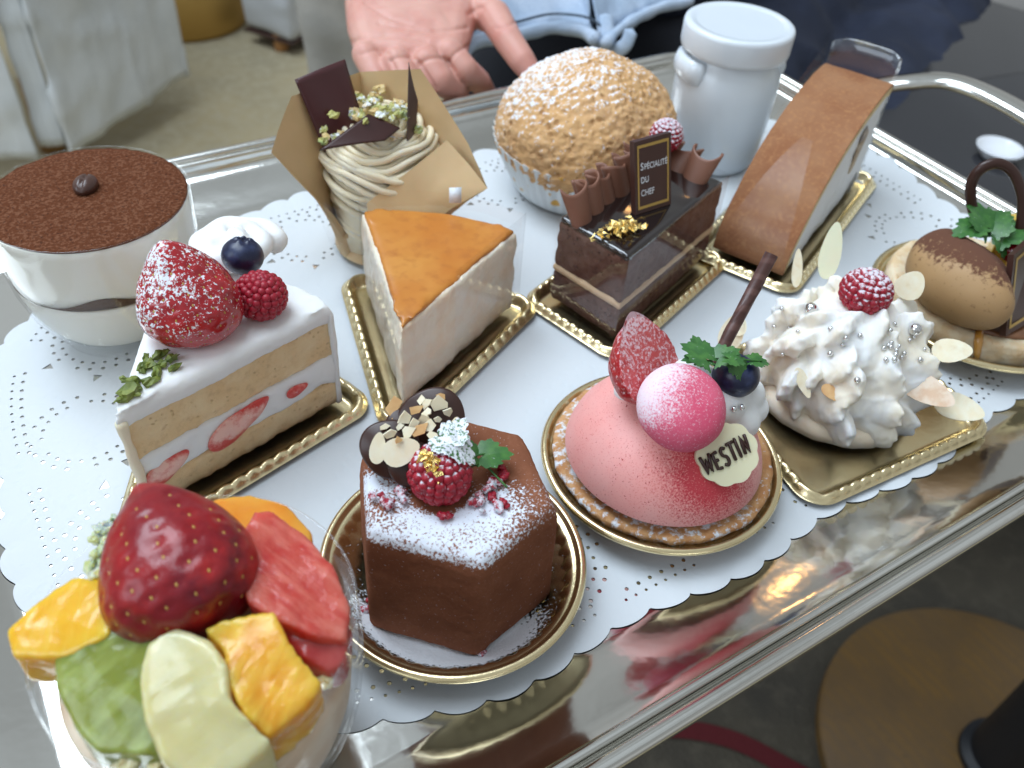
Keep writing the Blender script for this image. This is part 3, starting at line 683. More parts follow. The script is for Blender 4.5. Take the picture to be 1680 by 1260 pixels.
def text_geo(s, size, thick=0.0, shear=0, sp=1.0):
    cu = bpy.data.curves.new('t', 'FONT'); cu.body = s; cu.size = size; cu.extrude = thick; cu.resolution_u = 4; cu.space_character = sp; cu.shear = shear; cu.offset = .012*size
    o = bpy.data.objects.new('t', cu); COL.objects.link(o); dg = bpy.context.evaluated_depsgraph_get(); me = bpy.data.meshes.new_from_object(o.evaluated_get(dg))
    V = np.array([v.co[:] for v in me.vertices]); F = [list(p.vertices) for p in me.polygons]; bpy.data.objects.remove(o); return G(V, F)
whp = mat('white_print', (.75, .78, .82), .5)
for s_, y0, first in (('SPÉCIALITÉ', .60, 1), ('DU', .42, 0), ('CHEF', .24, 0)):
    k0 = .50; g = text_geo(s_[0], k0); wx0 = g.V[:, 0].max()+.05; g2 = text_geo(s_[1:], k0*.80); g2.move((wx0, 0, 0)); g.add(g2)
    if not first:
        g = text_geo(s_, k0*.86)
    if first: scl = (WD*.74)/g.V[:, 0].max(); SC = scl
    V = g.V*[SC, SC*1.25, 1]; g.V = np.array([b_+ex*(x-WD/2*.70)+ey*(y0*HL+y)+ez*.016 for x, y, _ in V]); put('lettering', g, whp, plaque, smooth=False)
# gold leaf flakes
def flakes(c, sp, n, seed, parent, size=.2, nrm=(0, 0, 1)):
    rs = np.random.RandomState(seed); g = G(); R = align(nrm)
    for k in range(n):
        p = np.array(c)+R@np.array([rs.normal()*sp[0], rs.normal()*sp[1], abs(rs.normal())*sp[2]]); m = 5
        V = [p+R@np.array([size*rs.uniform(-1, 1), size*rs.uniform(-1, 1), size*.6*rs.uniform(-1, 1)]) for _ in range(m)]
        cc2 = np.mean(V, 0); V.sort(key=lambda q: math.atan2((q-cc2)@R[:, 1], (q-cc2)@R[:, 0])); g.add(G(np.array(V), [[0, 1, 2], [0, 2, 3], [0, 3, 4]]))
    return put('gold_leaf', g, foilm, parent, smooth=False)
c_ = at(1017, 376, 5.12); flakes(c_, (.52, .20, .14), 95, 3, t, .19)
g = raspberry(at(1093, 222, 6.6), .78, (0, 0, 1), 1.0, 5); put('raspberry', g, raspm, t, attrs={'dust': dustattr(g, -.3, .9, .7)})
pp = [Fc+np.array([-.3, -.12])+(Lc-Fc)*.9, Fc+np.array([-.12, -.12]), Fc+(Rc-Fc)*.5+np.array([.04, -.13]), Rc+np.array([.1, -.1]), Kc+np.array([.15, .1])]
V = []; pts = [Lc+np.array([-.12, -.05]), Fc+np.array([-.10, -.14]), Rc+np.array([.13, -.08]), Kc+np.array([.12, .12])]
filmg = G()
for a, b in zip(pts[:-1], pts[1:]):
    q = np.array([a+(b-a)*s for s in np.linspace(0, 1, 14)]); n = len(q); hh = 5.0+(.35*np.linspace(0, 1, n) if a is pts[1] else (.0 if a is pts[0] else .35))
    filmg.add(G(np.vstack([np.c_[q, np.full(n, .5)], np.c_[q, np.full(n, 1.)*hh]]), [[i, i+1, n+i+1, n+i] for i in range(n-1)]))
filmg.V[:, :2] += (.05*vn(filmg.V, .7, 3))[:, None]
put('film_wrap', filmg, clear('clear_film_shiny', lo=.10, hi=.6, rough=.05), t)

# ================================================================== ROLL CAKE SLICE
O_ = np.array([31.6, 22.4]); dr = np.array([.910, .415]); wr_ = np.array([-.415, .910]); WR = 3.85
RP = [(-.05, .55), (-.02, .9), (.25, 1.75), (.7, 2.45), (1.3, 3.05), (2.2, 3.9), (3.4, 4.7), (5.0, 5.45), (6.8, 5.98), (8.6, 6.3), (10.4, 6.45), (11.6, 6.4), (12.15, 6.3), (12.35, 5.9)]
RS = spline([(a, b, 0) for a, b in RP], 5)[:, :2]
def rollp(tt, s, z): p = O_+dr*tt+wr_*s; return (p[0], p[1], z)
board([O_, O_+dr*12.2, O_+dr*12.2+wr_*WR, O_+wr_*WR], 'long gold cake board under the tall brown roll cake slice', r0=.28, pitch=.5)
t = thing('roll_cake_slice', 'tall curved roll cake slice with smooth brown skin and white cream side, in clear film', 'cake', (36, 27, .4))
N2 = np.gradient(RS, axis=0); N2 = np.c_[N2[:, 1], -N2[:, 0]]/np.hypot(N2[:, 0], N2[:, 1])[:, None]   # pointing inward/down
def rollshell(th0, th1, ns=24):
    g = G(); A = RS+N2*th0; B = RS+N2*th1; m = len(RS)
    secs = []
    for s in np.linspace(0, WR, ns): secs.append(np.array([rollp(*[a[0]], s, a[1]) for a in A]+[rollp(b[0], s, b[1]) for b in B[::-1]]))
    g = rings(secs); n = 2*m
    # side caps as quads
    for off, fl_ in ((0, 0), (n*(ns-1), 1)):
        for i in range(m-1):
            f = [off+i, off+i+1, off+n-2-i, off+n-1-i]; g.F.append(f if fl_ else f[::-1]); g.M.append(0)
    return g
skinm = mat('brown_cake_skin', (.35, .17, .085), .85, spec=.25, var=[(.35, (.29, .12, .055), .4, .62), (5, (.44, .21, .09), .5, .8)], bump=(5, .5, .05))
g = rollshell(0, .14); g.disp(lambda V, N: .02*fbm(V, 1.5, 3, 31)); put('cake_skin', g, skinm, t, sharp=60)
g = rollshell(.14, .55); put('sponge_layer', g, mat('yellow_sponge', (.82, .64, .34), .8, bump=(8, .6, .05)), t, sharp=60)
A = RS+N2*.55; sec = []
for s in np.linspace(.03, WR-.03, 14): sec.append(np.array([rollp(a[0], s, max(a[1], .5)) for a in A]+[rollp(12.0, s, .5), rollp(.5, s, .5)]))
g = rings(sec); n = len(A)+2; capfan(g, 0, n, True); capfan(g, n*13, n); g.remesh(.11, 2); g.disp(lambda V, N: .06*fbm(V, 1.0, 3, 33)); put('cream_filling', g, cream, t)
sn = np.array([-wr_[0], -wr_[1], 0]); so = np.array([O_[0], O_[1], 0.])
for px, py, rx, rz_, colr, a_ in ((1412, 238, .9, .42, (.42, .30, .19), 1.0), (1402, 262, .8, .35, (.55, .44, .30), 1.1), (1418, 220, .5, .3, (.30, .26, .24), .9), (1398, 300, .7, .12, (.30, .30, .30), 1.3)):
    c = onplane(px, py, so+sn*.03, sn); g = ball((0, 0, 0), (rx, .12, rz_), 24, 14); g.rot(Ry(-a_)).rot(Rz(math.atan2(dr[1], dr[0]))).move(c); g.disp(lambda V, N: .05*vn(V, 2.5, 7))
    put('chestnut_piece', g, mat('chestnut', colr, .6, var=[(2, (.62, .55, .45), .5, .8)]), t)
q = [rollp(12.5, .1, .5), rollp(12.5, WR-.1, .5), rollp(12.4, WR-.4, 7.7), rollp(12.4, .5, 7.7)]
def fb(u, v):
    s = .0+WR*u; tt = 12.55-.5*(abs(u-.5)*2)**4; return rollp(tt, s, .5+7.1*v+.25*(1-(2*u-1)**4)*v)
g = sheet(fb, 20, 10, .03); put('film_wrap', g, clear('clear_film_thick', lo=.09, hi=.9), t)
sg = sheet(lambda u, v: rollp(-.05+12.2*u, WR+.12, .5+v*(max(.6, float(np.interp(-.05+12.2*u, RS[:, 0], RS[:, 1])))-.2+1.2*u**3)), 40, 8); put('film_wrap', sg, filmm, t)
# film lapped over the front of the skin: a triangular pane
q = [rollp(.9, 3.5, 2.95), rollp(-.12, 3.3, .9), rollp(-.12, .4, .8), rollp(.8, .6, 2.9), rollp(4.6, 2.2, 5.25)]
g = sheet(lambda u, v: rollp(.02+4.6*v, WR*.5+(u-.5)*WR*.86*(1-.82*v), float(np.interp(.02+4.6*v, RS[:, 0], RS[:, 1]))+.14), 12, 30); put('film_flap', g, clear('film_haze', lo=.03, hi=.12, rough=.3), t)

# ================================================================== MERINGUE CREAM CAKE
mb = [(23.3, 11.9), (31.4, 11.4), (32.0, 18.0), (24.3, 18.6)]
board(mb, 'square gold cake board under the white meringue cream dessert', r0=.35, pitch=.55)
mx, my = 27.6, 15.3
t = thing('meringue_dessert', 'peaked white whipped cream dessert with silver pearls, almond flakes and a raspberry', 'cake', (mx, my, .3))
rs = np.random.RandomState(5); g = G()
g.add(ball((mx, my, 1.9), (3.15, 3.0, 1.75), 40, 24)); g.add(ball((mx, my, 3.4), (2.5, 2.3, 1.7), 40, 24))
def petal(c, out, up, w_, l_, th, curl):
    out = np.array(out, float); out /= np.linalg.norm(out); up = np.array(up, float); sdv = np.cross(up, out); sdv /= np.linalg.norm(sdv); n_ = np.cross(out, sdv)
    def f(u, v):
        x = (u-.5)*2; ww = w_*(1-v**2.2)**.6+.05; return c+out*(l_*v)+sdv*(x*ww)+n_*(curl*v*v-.30*x*x*ww)
    return sheet(f, 13, 13, th)
for tier, (ph, n_p) in enumerate([(-.05, 12), (.22, 11), (.50, 10), (.78, 8), (1.05, 6), (1.32, 4)]):
    for k in range(n_p):
        a = 2*math.pi*(k+.5*(tier % 2)+rs.uniform(-.25, .25))/n_p; p_ = ph+rs.uniform(-.07, .07)
        rad = np.array([math.cos(a)*math.cos(p_), math.sin(a)*math.cos(p_), math.sin(p_)]); tg_ = np.array([-math.sin(a), math.cos(a), 0])
        c = np.array([mx, my, 1.55])+rad*np.array([2.75, 2.65, 2.75]); d = tg_*rs.uniform(.75, 1.1)+rad*.55+np.array([0, 0, rs.uniform(-.1, .35)])
        g.add(petal(c-d*.35, d, rad, rs.uniform(.62, .95), rs.uniform(1.3, 2.0), rs.uniform(.42, .55), rs.uniform(.0, .35)))
g.remesh(.075, 11)
g.disp(lambda V, N: .05*(1-np.abs(vn(V+.5*np.sin(V[:, [1, 2, 0]]*1.3), .9, 41)))**3+.035*(1-np.abs(vn(V*[1, 1, .5]+.4*np.sin(V[:, [1, 2, 0]]*2), 2.2, 42)))**4-.03+.02*vn(V, 5, 44))
creamy = mat('meringue_cream', (.88, .80, .66), .8, spec=.2, sss=.4, rad=(1, .85, .6), sssc=.4, var=[(.45, (.86, .86, .85), .4, .6)], bump=(3.5, .2, .03))
Vm = g.V.copy(); g.V = g.V[:]
put('meringue', g, creamy, t)
meringue_g = g
from mathutils.bvhtree import BVHTree
BV = BVHTree.FromPolygons([tuple(v) for v in Vm], g.F)
def hit(bv, px, py):
    d = Vector((FW*F_PX+RT*(px-840)-UP*(py-630)).tolist()).normalized(); l, n, i, dd = bv.ray_cast(Vector(CAMP.tolist()), d)
    return (None, None) if l is None else (np.array(l), np.array(n))
g2 = lathe([(.01, .32), (3.2, .32), (3.45, .5), (3.5, .9), (3.3, 1.2), (.01, 1.2)], 80, mx, my); g2.F = [f[::-1] for f in g2.F]; g2.disp(lambda V, N: .05*fbm(V, 1.5, 2, 4)); put('meringue_base', g2, mat('baked_meringue', (.80, .68, .52), .6, sss=.2, sssc=.2, var=[(1, (.84, .78, .68), .4, .6)], bump=(4, .5, .05)), t)
silv = mat('silver_sugar_pearl', (.72, .72, .72), .14, 1, bump=(6, .15, .02))
pb = ball((0, 0, 0), 1, 16, 10)
for px, py, r in [(1332, 510, .27), (1500, 540, .26), (1286, 487, .10), (1262, 485, .10), (1258, 508, .09), (1284, 506, .09), (1266, 500, .08), (1270, 535, .09), (1296, 536, .09), (1309, 545, .08), (1364, 541, .11), (1387, 553, .10), (1381, 565, .09), (1411, 551, .10), (1363, 580, .12), (1284, 580, .08), (1408, 624, .13), (1467, 532, .09), (1459, 541, .10), (1463, 562, .09), (1462, 569, .10), (1449, 571, .10), (1471, 574, .09), (1469, 582, .10), (1482, 580, .10), (1478, 586, .09), (1454, 590, .10), (1468, 590, .11), (1458, 566, .08), (1475, 568, .07), (1492, 558, .08), (1499, 553, .08), (1516, 573, .08), (1509, 590, .11)]:
    p, n = hit(BV, px, py)
    if p is None: continue
    g = pb.copy(); g.V = g.V*r; g.move(p+n*r*.45); put('silver_pearl', g, silv, t)
rp, rn = hit(BV, 1422, 500)
rc = (rp if rp is not None else at(1420, 490, 5.2))+np.array([0, 0, .45]); rc = at(1421, 479, rc[2])
g = raspberry(rc, 1.02, (.1, .1, 1), .88, 8); put('raspberry', g, raspm, t, attrs={'dust': dustattr(g, .1, 1.1, .75)})
def almond_flake(poly_px, z, parent, m=nutm, th=.10, name='almond_flake', dz=None):
    c = [at(px, py, z if dz is None else z+dz[i]) for i, (px, py) in enumerate(poly_px)]
    return put(name, quadslab(c, th), m, parent, smooth=False)
def flake(px, py, z, rx, ry, ang, tilt, parent, m=nutm, name='almond_flake', nrm=None, th=.05, anchor=None):
    c = at(px, py, z)
    if anchor:   # stuck to the cream at the anchor point
        h_ = None
        for k in range(14):
            ax_, ay_ = anchor[0]+(1400-anchor[0])*k*.04, anchor[1]+(620-anchor[1])*k*.04; h_, _n = hit(BV, ax_, ay_)
            if h_ is not None: break
        d_h = (h_-CAMP)@FW/F_PX; c = h_+RT*((px-ax_)*d_h)-UP*((py-ay_)*d_h)-FW*.12
    V = [(rx*math.cos(a), ry*math.sin(a)*(1-.25*math.cos(a)), 0) for a in np.linspace(0, 2*math.pi, 22)[:-1]]
    g = G(np.array(V), []); n = nrm if nrm is not None else tocam(c)+np.array(tilt)
    e1 = RT*math.cos(ang)+UP*math.sin(ang); n = np.array(n)/np.linalg.norm(n); e1 = e1-n*(e1@n); e1 /= np.linalg.norm(e1); e2 = np.cross(n, e1)
    q = [c+e1*v[0]+e2*v[1]+n*(-.15*(v[0]/rx)**2*rx*.3) for v in V]
    return put(name, quadslab(q, th), m, parent, sharp=30)
tn = mat('toffee_flake', (.72, .50, .34), .5, sss=.2, sssc=.1, var=[(2, (.82, .66, .52), .4, .6)])
ML = [(1520, 640, 1.1, .55, -.55, (0, 0, .3), tn, (1498, 628)), (1572, 668, .95, .55, -.45, (0, 0, .6), nutm, (1530, 648)), (1307, 440, .85, .22, 1.5, (.3, 0, 0), nutm, (1312, 478)), (1492, 468, .62, .55, .9, (0, 0, .2), nutm, (1475, 500)),
      (1200, 545, .85, .5, 1.2, (0, 0, 0), nutm, (1225, 560)), (1316, 628, .65, .22, -1.2, (0, 0, .2), nutm, (1316, 628)), (1560, 575, .75, .5, -.1, (0, 0, .8), nutm, (1535, 570)), (1365, 645, .5, .25, -.7, (0, 0, .4), nutt, (1365, 645)), (1212, 533, .5, .3, 1.5, (0, 0, .5), nutm, (1232, 550))]
for px, py, rx, ry, an_, ti_, m_, anc in ML: flake(px, py, 0, rx, ry, an_, ti_, t, m_, anchor=anc)
flake(1362, 412, 0, 1.2, .42, 1.35, (0, 0, 0), t, mat('white_chocolate', (.78, .76, .55), .35, sss=.3, sssc=.2), 'white_chocolate_shaving', anchor=(1360, 470))

# ================================================================== COFFEE TART (right edge)
qx, qy = 38.2, 15.9
dish(qx, qy, 5.15, 'round gold dish under the coffee cream tart at the right edge', z=1.25)
t = thing('coffee_tart', 'round pastry tart with cocoa dusted coffee cream scoop, chocolate loop and redcurrant', 'tart', (qx, qy, .2))
crust = mat('pale_pastry', (.72, .52, .30), .7, sss=.2, sssc=.15, var=[(1.2, (.80, .66, .46), .4, .6), (3, (.55, .33, .15), .6, .8)], bump=(6, .6, .06))
g = lathe([(.01, .2), (3.6, .2), (4.2, .45), (4.5, 1.0), (4.55, 1.6), (4.4, 1.95), (4.1, 2.0), (3.7, 1.9), (3.2, 1.85), (.01, 1.9)], 100, qx, qy); g.F = [f[::-1] for f in g.F]; g.remesh(.12, 1); g.disp(lambda V, N: .05*fbm(V, 1.6, 3, 51)); put('tart_shell', g, crust, t)
g = lathe([(.01, 1.88), (3.7, 1.88), (3.78, 1.96), (3.5, 2.03), (.01, 2.06)], 90, qx, qy); g.F = [f[::-1] for f in g.F]; g.disp(lambda V, N: .03*fbm(V, 1.6, 3, 52)); put('caramel_filling', g, mat('caramel_filling', (.17, .065, .025), .35, coat=.3, layers=[], var=[(1.2, (.26, .11, .045), .4, .7)], bump=(3, .4, .05)), t)
g = tube([at(1607, 545, 2.05), at(1605, 560, 1.9), at(1603, 580, 1.35), at(1602, 592, 1.0)], [.18, .2, .15, .1], 10); put('caramel_drip', g, mat('caramel', (.60, .28, .05), .15, coat=.6), t)
a_, b2 = at(1518, 402, 3.3), at(1640, 505, 3.3); ax = b2-a_; ang = math.atan2(ax[1], ax[0]); c = at(1578, 462, 3.5)
g = ball((0, 0, 0), (2.75, 1.85, 1.75), 72, 44); s1 = g.V[:, 0]/2.75; g.V[:, 1] *= (1+.22*np.sign(s1)*np.abs(s1)**1.2*-1+.0); g.V[:, 2] += .35*np.exp(-((g.V[:, 0]+2.2)/.7)**2)*(g.V[:, 2] > 0)
g.V[:, 2] -= .18*np.exp(-((g.V[:, 1]-.9)/.35)**2)*(g.V[:, 2] > 0)
g.rot(Rz(ang)).move(c); g.disp(lambda V, N: .03*fbm(V, .9, 2, 53))
cofm = mat('coffee_cream_scoop', (.44, .265, .12), .55, sss=.25, rad=(1, .7, .4), sssc=.25, layers=[('dust', (.13, .052, .028), 4, .22, .95)], bump=(3, .15, .04))
fr_ = np.array([-.574, -.819, 0]); put('cream_scoop', g, cofm, t, attrs={'dust': sstep(g.normals()@np.array([.40, .50, .78]), .0, .8)*1.1})
pc0, pc1 = at(1650, 552, 2.2), at(1690, 528, 2.2); pt0, pt1 = at(1664, 418, 5.6), at(1706, 380, 5.6)
plq = put('plaque', quadslab([pc0, pc1, pt1, pt0], .28), bpy.data.materials['plaque_chocolate'], t, smooth=False)
def bil(u, v, o=.012): a = pc0+(pc1-pc0)*u; b = pt0+(pt1-pt0)*u; p = a+(b-a)*v; nn = np.cross(pc1-pc0, pt0-pc0); nn /= np.linalg.norm(nn); return p+nn*o
fr = [bil(.1, .07), bil(.95, .07), bil(.95, .93), bil(.1, .93)]; fi = [bil(.17, .11), bil(.88, .11), bil(.88, .89), bil(.17, .89)]
put('gold_border', G(np.array(fr+fi), [[i, (i+1) % 4, 4+(i+1) % 4, 4+i] for i in range(4)]), goldp, plq, smooth=False)
lp = spline([at(1606, 372, 5.0), at(1594, 335, 6.0), at(1594, 300, 7.0), at(1610, 277, 7.7), at(1637, 268, 8.0), at(1662, 283, 7.7), at(1676, 318, 6.9), at(1677, 350, 6.1), at(1672, 392, 5.0)], 8)
put('chocolate_loop', tube(lp, .15, 10, flat=1.6), chocd, t)
sprig(t, [at(1652, 408, 4.8), at(1640, 390, 5.2), at(1620, 372, 5.5), at(1590, 372, 5.5)], [(at(1622, 375, 5.5), at(1608, 345, 6.0)-at(1622, 375, 5.5), 1.5), (at(1605, 372, 5.5), at(1575, 378, 5.4)-at(1605, 372, 5.5), 1.2), (at(1640, 388, 5.2), at(1660, 372, 5.5)-at(1640, 388, 5.2), 1.5), (at(1625, 378, 5.4), at(1650, 350, 6.0)-at(1625, 378, 5.4), 1.3), (at(1640, 395, 5.2), at(1648, 412, 4.9)-at(1640, 395, 5.2), .8)])
put('redcurrant', ball(at(1661, 412, 4.5), .52, 24, 16), mat('redcurrant', (.40, .006, .02), .12, sss=.4, rad=(1, .1, .1), sssc=.3, coat=.6), t)
g = body([at(1632, 402, 4.3)[:2], at(1668, 408, 4.3)[:2], at(1690, 340, 5)[:2], at(1650, 345, 5)[:2]][::1], [(.1, 2.6), (0, 2.8), (0, 4.7), (.15, 4.9)])
put('mango_cube', g.remesh(.12, 3), mat('mango', (.75, .50, .07), .3, sss=.4, rad=(1, .6, .2), sssc=.3, coat=.3), t)

# ================================================================== MONT BLANC CUP
ux, uy = 15.4, 34.3
t = thing('chestnut_cream_cake', 'swirled chestnut cream cake in a brown paper wrap with dark chocolate shards and nuts', 'cake', (ux, uy, .1))
papm = mat('brown_baking_paper', (.66, .46, .25), .7, var=[(.3, (.58, .39, .20), .35, .65)], bump=(.9, .3, .08)); 
_b = papm.node_tree.nodes['Principled BSDF']; _b.inputs['Subsurface Weight'].default_value = .25; _b.inputs['Subsurface Scale'].default_value = .002
RIM = [(445, 250, 6.6), (520, 330, 3.8), (563, 390, 1.5), (598, 335, 3.3), (668, 278, 5.2), (735, 228, 5.9), (800, 308, 4.7), (768, 236, 6.3), (690, 113, 8.7), (590, 118, 7.6), (478, 158, 8.2)]
RIM = [at(*p) for p in RIM]; RIM.append(RIM[0]); nseg = len(RIM)-1; K16 = 14
ra = [math.atan2(p[1]-uy, p[0]-ux) for p in RIM]
for i in range(1, len(ra)):
    while ra[i] < ra[i-1]-.6: ra[i] += 2*math.pi
PV = []
for v in np.linspace(0, 1, 26):
    for k in range(nseg*K16):
        q = k//K16; f = (k % K16)/K16; a = ra[q]+(ra[q+1]-ra[q])*f; top = RIM[q]+(RIM[q+1]-RIM[q])*f
        bot = np.array([ux+2.5*math.cos(a), uy+2.5*math.sin(a), .3]); m_ = bot+(top-bot)*v; m_[:2] += (np.array([math.cos(a), math.sin(a)])*(-.55*math.sin(math.pi*v)+.12*math.sin(3*v+q*2)*v*(1-v)*2)); PV.append(m_)
nn_p = nseg*K16
g = G(np.array(PV), [[j_*nn_p+i_, j_*nn_p+(i_+1) % nn_p, (j_+1)*nn_p+(i_+1) % nn_p, (j_+1)*nn_p+i_] for j_ in range(25) for i_ in range(nn_p)])
g.disp(lambda V, N: .05*fbm(V, .6, 3, 19)); put('paper_wrap', g, papm, t, sharp=25)
FPN = [(602, 333, 4.4), (668, 283, 5.6), (733, 230, 6.4), (768, 268, 5.7), (800, 309, 5.0), (744, 340, 4.2), (700, 372, 3.5), (640, 402, 2.8), (606, 400, 2.8)]
FQ = np.array([at(*p) for p in FPN]); fc = FQ.mean(0)+np.array([-.10, -.16, 0]); fr_n = len(FQ); FV = [fc]+[fc+(p-fc)*k for k in (.5, 1.0) for p in FQ]
g = G(np.array(FV), [[0, 1+i, 1+(i+1) % fr_n] for i in range(fr_n)]+[[1+i, 1+fr_n+i, 1+fr_n+(i+1) % fr_n, 1+(i+1) % fr_n] for i in range(fr_n)])
put('paper_flap', g, papm, t, sharp=60)
g = lathe([(.01, .1), (2.55, .1), (2.7, .3), (3.05, 1.6), (3.3, 3.0), (3.42, 3.8)], 80, ux, uy); put('plastic_cup', g, filmm, t)
mcm = mat('chestnut_cream', (.88, .76, .54), .55, sss=.3, rad=(1, .8, .5), sssc=.2, layers=[('dust', SUGAR, 3, .2, .9)], var=[(1.5, (.84, .74, .56), .4, .6)], bump=(5, .3, .03))
g = lathe([(.01, .5), (2.2, .5), (2.4, 2.5), (2.3, 5.0), (1.5, 6.2), (.01, 6.5)], 40, ux, uy); g.F = [f[::-1] for f in g.F]; put('cake_core', g, mcm, t, attrs={'dust': np.zeros(len(g.V))})
g = G(); rs = np.random.RandomState(3)
for k in range(18):
    z = 2.0+k*.272; R0 = float(np.interp(z, [2.4, 3.5, 5.0, 6.0, 6.8], [2.2, 2.5, 2.85, 2.35, 1.0])); ph = rs.uniform(0, 6); ti = rs.uniform(.08, .26)
    for r_ in ([R0, R0-.35] if z < 5.6 else [R0, R0-.38, R0-.8]):
        if r_ < .2: continue
        A = np.linspace(0, 2*math.pi, 60); g.add(tube([(ux+(r_+.12*math.sin(3*a+ph))*math.cos(a), uy+(r_+.12*math.sin(3*a+ph))*math.sin(a), z+ti*1.5*math.sin(a*2+ph)+.08*math.sin(5*a+ph)+rs.uniform(-.02, .02)) for a in A], .15, 9))
put('piped_cream', g, mcm, t, attrs={'dust': dustattr(g, .0, .9, .72)})
def px3(pts): return np.array([at(*p) for p in pts])
sh = mat('thin_dark_chocolate', (.045, .014, .012), .22, bump=(1.2, .12, .05))
def bent(P4, bow, nrm, th=.08, nu=14):
    P4 = np.array(P4)
    def f(u, v):
        a = P4[0]+(P4[1]-P4[0])*u; b = P4[3]+(P4[2]-P4[3])*u; return a+(b-a)*v+np.array(nrm)*bow*math.sin(math.pi*u)
    return sheet(f, nu, nu, th)
put('chocolate_sheet', bent(px3([(532, 250, 5.6), (606, 232, 5.8), (566, 97, 9.0), (484, 131, 8.8)]), .25, (0, -.7, .5)), mat('reddish_chocolate', (.070, .018, .020), .3, bump=(1.2, .1, .05)), t)
put('chocolate_sheet', bent(px3([(524, 246, 7.0), (632, 229, 7.0), (657, 210, 7.1), (604, 187, 7.7)]), .04, (0, 0, 1)), sh, t)
put('chocolate_sheet', bent(px3([(668, 236, 6.3), (682, 225, 6.3), (686, 165, 7.9), (671, 102, 9.6)]), .12, (-.5, -.5, 0), th=.05), mat('grey_brown_chocolate', (.10, .065, .055), .4), t)
gr = mat('pistachio_crumb', (.50, .48, .16), .6, layers=[('dust', SUGAR, 6, .15, .9)], var=[(1, (.18, .26, .08), .5, .7)]); gr2 = mat('chopped_nut', (.68, .50, .22), .6, layers=[('dust', SUGAR, 6, .15, .9)])
for k in range(92):
    px, py = 606+rs.normal()*30, 176+rs.normal()*16
    if k > 74: px, py = rs.uniform(530, 690), rs.uniform(165, 235)
    c = at(px, py, 7.0+rs.uniform(-.1, .55)*(k < 75)-(.35 if k > 74 else 0)); g = gravel(c, rs.uniform(.16, .27), k+100); put('nut_crumb', g, gr if rs.rand() < .6 else gr2, t, smooth=False, attrs={'dust': np.full(len(g.V), rs.choice([.0, .25, .5]))})
# white price sticker on the paper
put('sticker', quadslab(px3([(737, 333, 5.0), (757, 333, 5.0), (757, 307, 5.6), (737, 308, 5.6)]), .02), whp, t)

# ================================================================== CREAM PUFF
bx, by = 27.7, 34.7
t = thing('cream_puff', 'large crackled golden cream puff dusted with sugar in a fluted white paper cup', 'pastry', (bx, by, .1))
nfl = 44
def cupf(r, z, a): w = .09*min(1, max(0, (z-.2)/1.2)); return r+w*math.cos(nfl*a), z+(.10*math.cos(nfl*a) if z > 2.9 else 0)
g = lathe([(.01, .12), (3.5, .12), (3.8, .3), (4.2, 1.2), (4.65, 2.2), (5.0, 3.1), (4.95, 3.1), (4.58, 2.2), (4.1, 1.2), (3.7, .35), (.01, .2)], 352, bx, by, fn=cupf); g.F = [f[::-1] for f in g.F]
cupm = mat('white_paper_cup', (.80, .84, .86), .7, sss=.2, rad=(1, 1, 1), sssc=.15)
nt = cupm.node_tree; vv = nt.nodes.new('ShaderNodeTexVoronoi'); vv.inputs['Scale'].default_value = .9; mp_ = [n for n in nt.nodes if n.type == 'MAPPING'][0]; nt.links.new(mp_.outputs[0], vv.inputs['Vector'])
mr_ = nt.nodes.new('ShaderNodeMapRange'); mr_.inputs[1].default_value = .20; mr_.inputs[2].default_value = .26; nt.links.new(vv.outputs['Distance'], mr_.inputs[0]); mx_ = nt.nodes.new('ShaderNodeMix'); mx_.data_type = 'RGBA'; mx_.inputs[6].default_value = (.75, .42, .08, 1); mx_.inputs[7].default_value = (.80, .84, .86, 1); nt.links.new(mr_.outputs[0], mx_.inputs[0]); nt.links.new(mx_.outputs[2], nt.nodes['Principled BSDF'].inputs['Base Color'])
put('paper_cup', g, cupm, t, sharp=60)
n, m = 260, 120; V = []
for j in range(m+1):
    ph = -.5+(math.pi/2+.5)*j/m
    for i in range(n):
        a = 2*math.pi*i/n; V.append((bx+4.95*math.cos(ph)*math.cos(a), by+4.95*math.cos(ph)*math.sin(a), 3.0+(4.3 if ph > 0 else 2.2)*math.sin(ph)))
g = G(V, [[j*n+i, j*n+(i+1) % n, (j+1)*n+(i+1) % n, (j+1)*n+i] for j in range(m) for i in range(n)])
g.disp(lambda V, N: .16*fbm(V, .4, 2, 61)); 
def crk(V): return np.abs(vn(V, 2.6, 62))+.6*np.abs(vn(V, 5.1, 63))
hgt = crk(g.V); g.disp(lambda V, N: .13*np.clip(hgt, 0, .8)-.08+.05*vn(V, 5.5, 64)+.025*vn(V, 10, 65))
bunm = mat('crackled_choux', (.60, .34, .155), .8, sss=.1, sssc=.1, var=[(3, (.76, .48, .24), .4, .65), (.5, (.70, .41, .18), .4, .6)], pores=(2.6, .45, (.44, .22, .08), .08), layers=[('dust', (.80, .80, .84), 7, .10, .95)], bump=(7, .6, .05))
N = g.normals(); dst = sstep(N@np.array([-.30, .42, .85]), .45, 1.08)*.62+.5*(hgt-.45)+.02
put('choux_bun', g, bunm, t, attrs={'dust': np.clip(dst, 0, 1)})

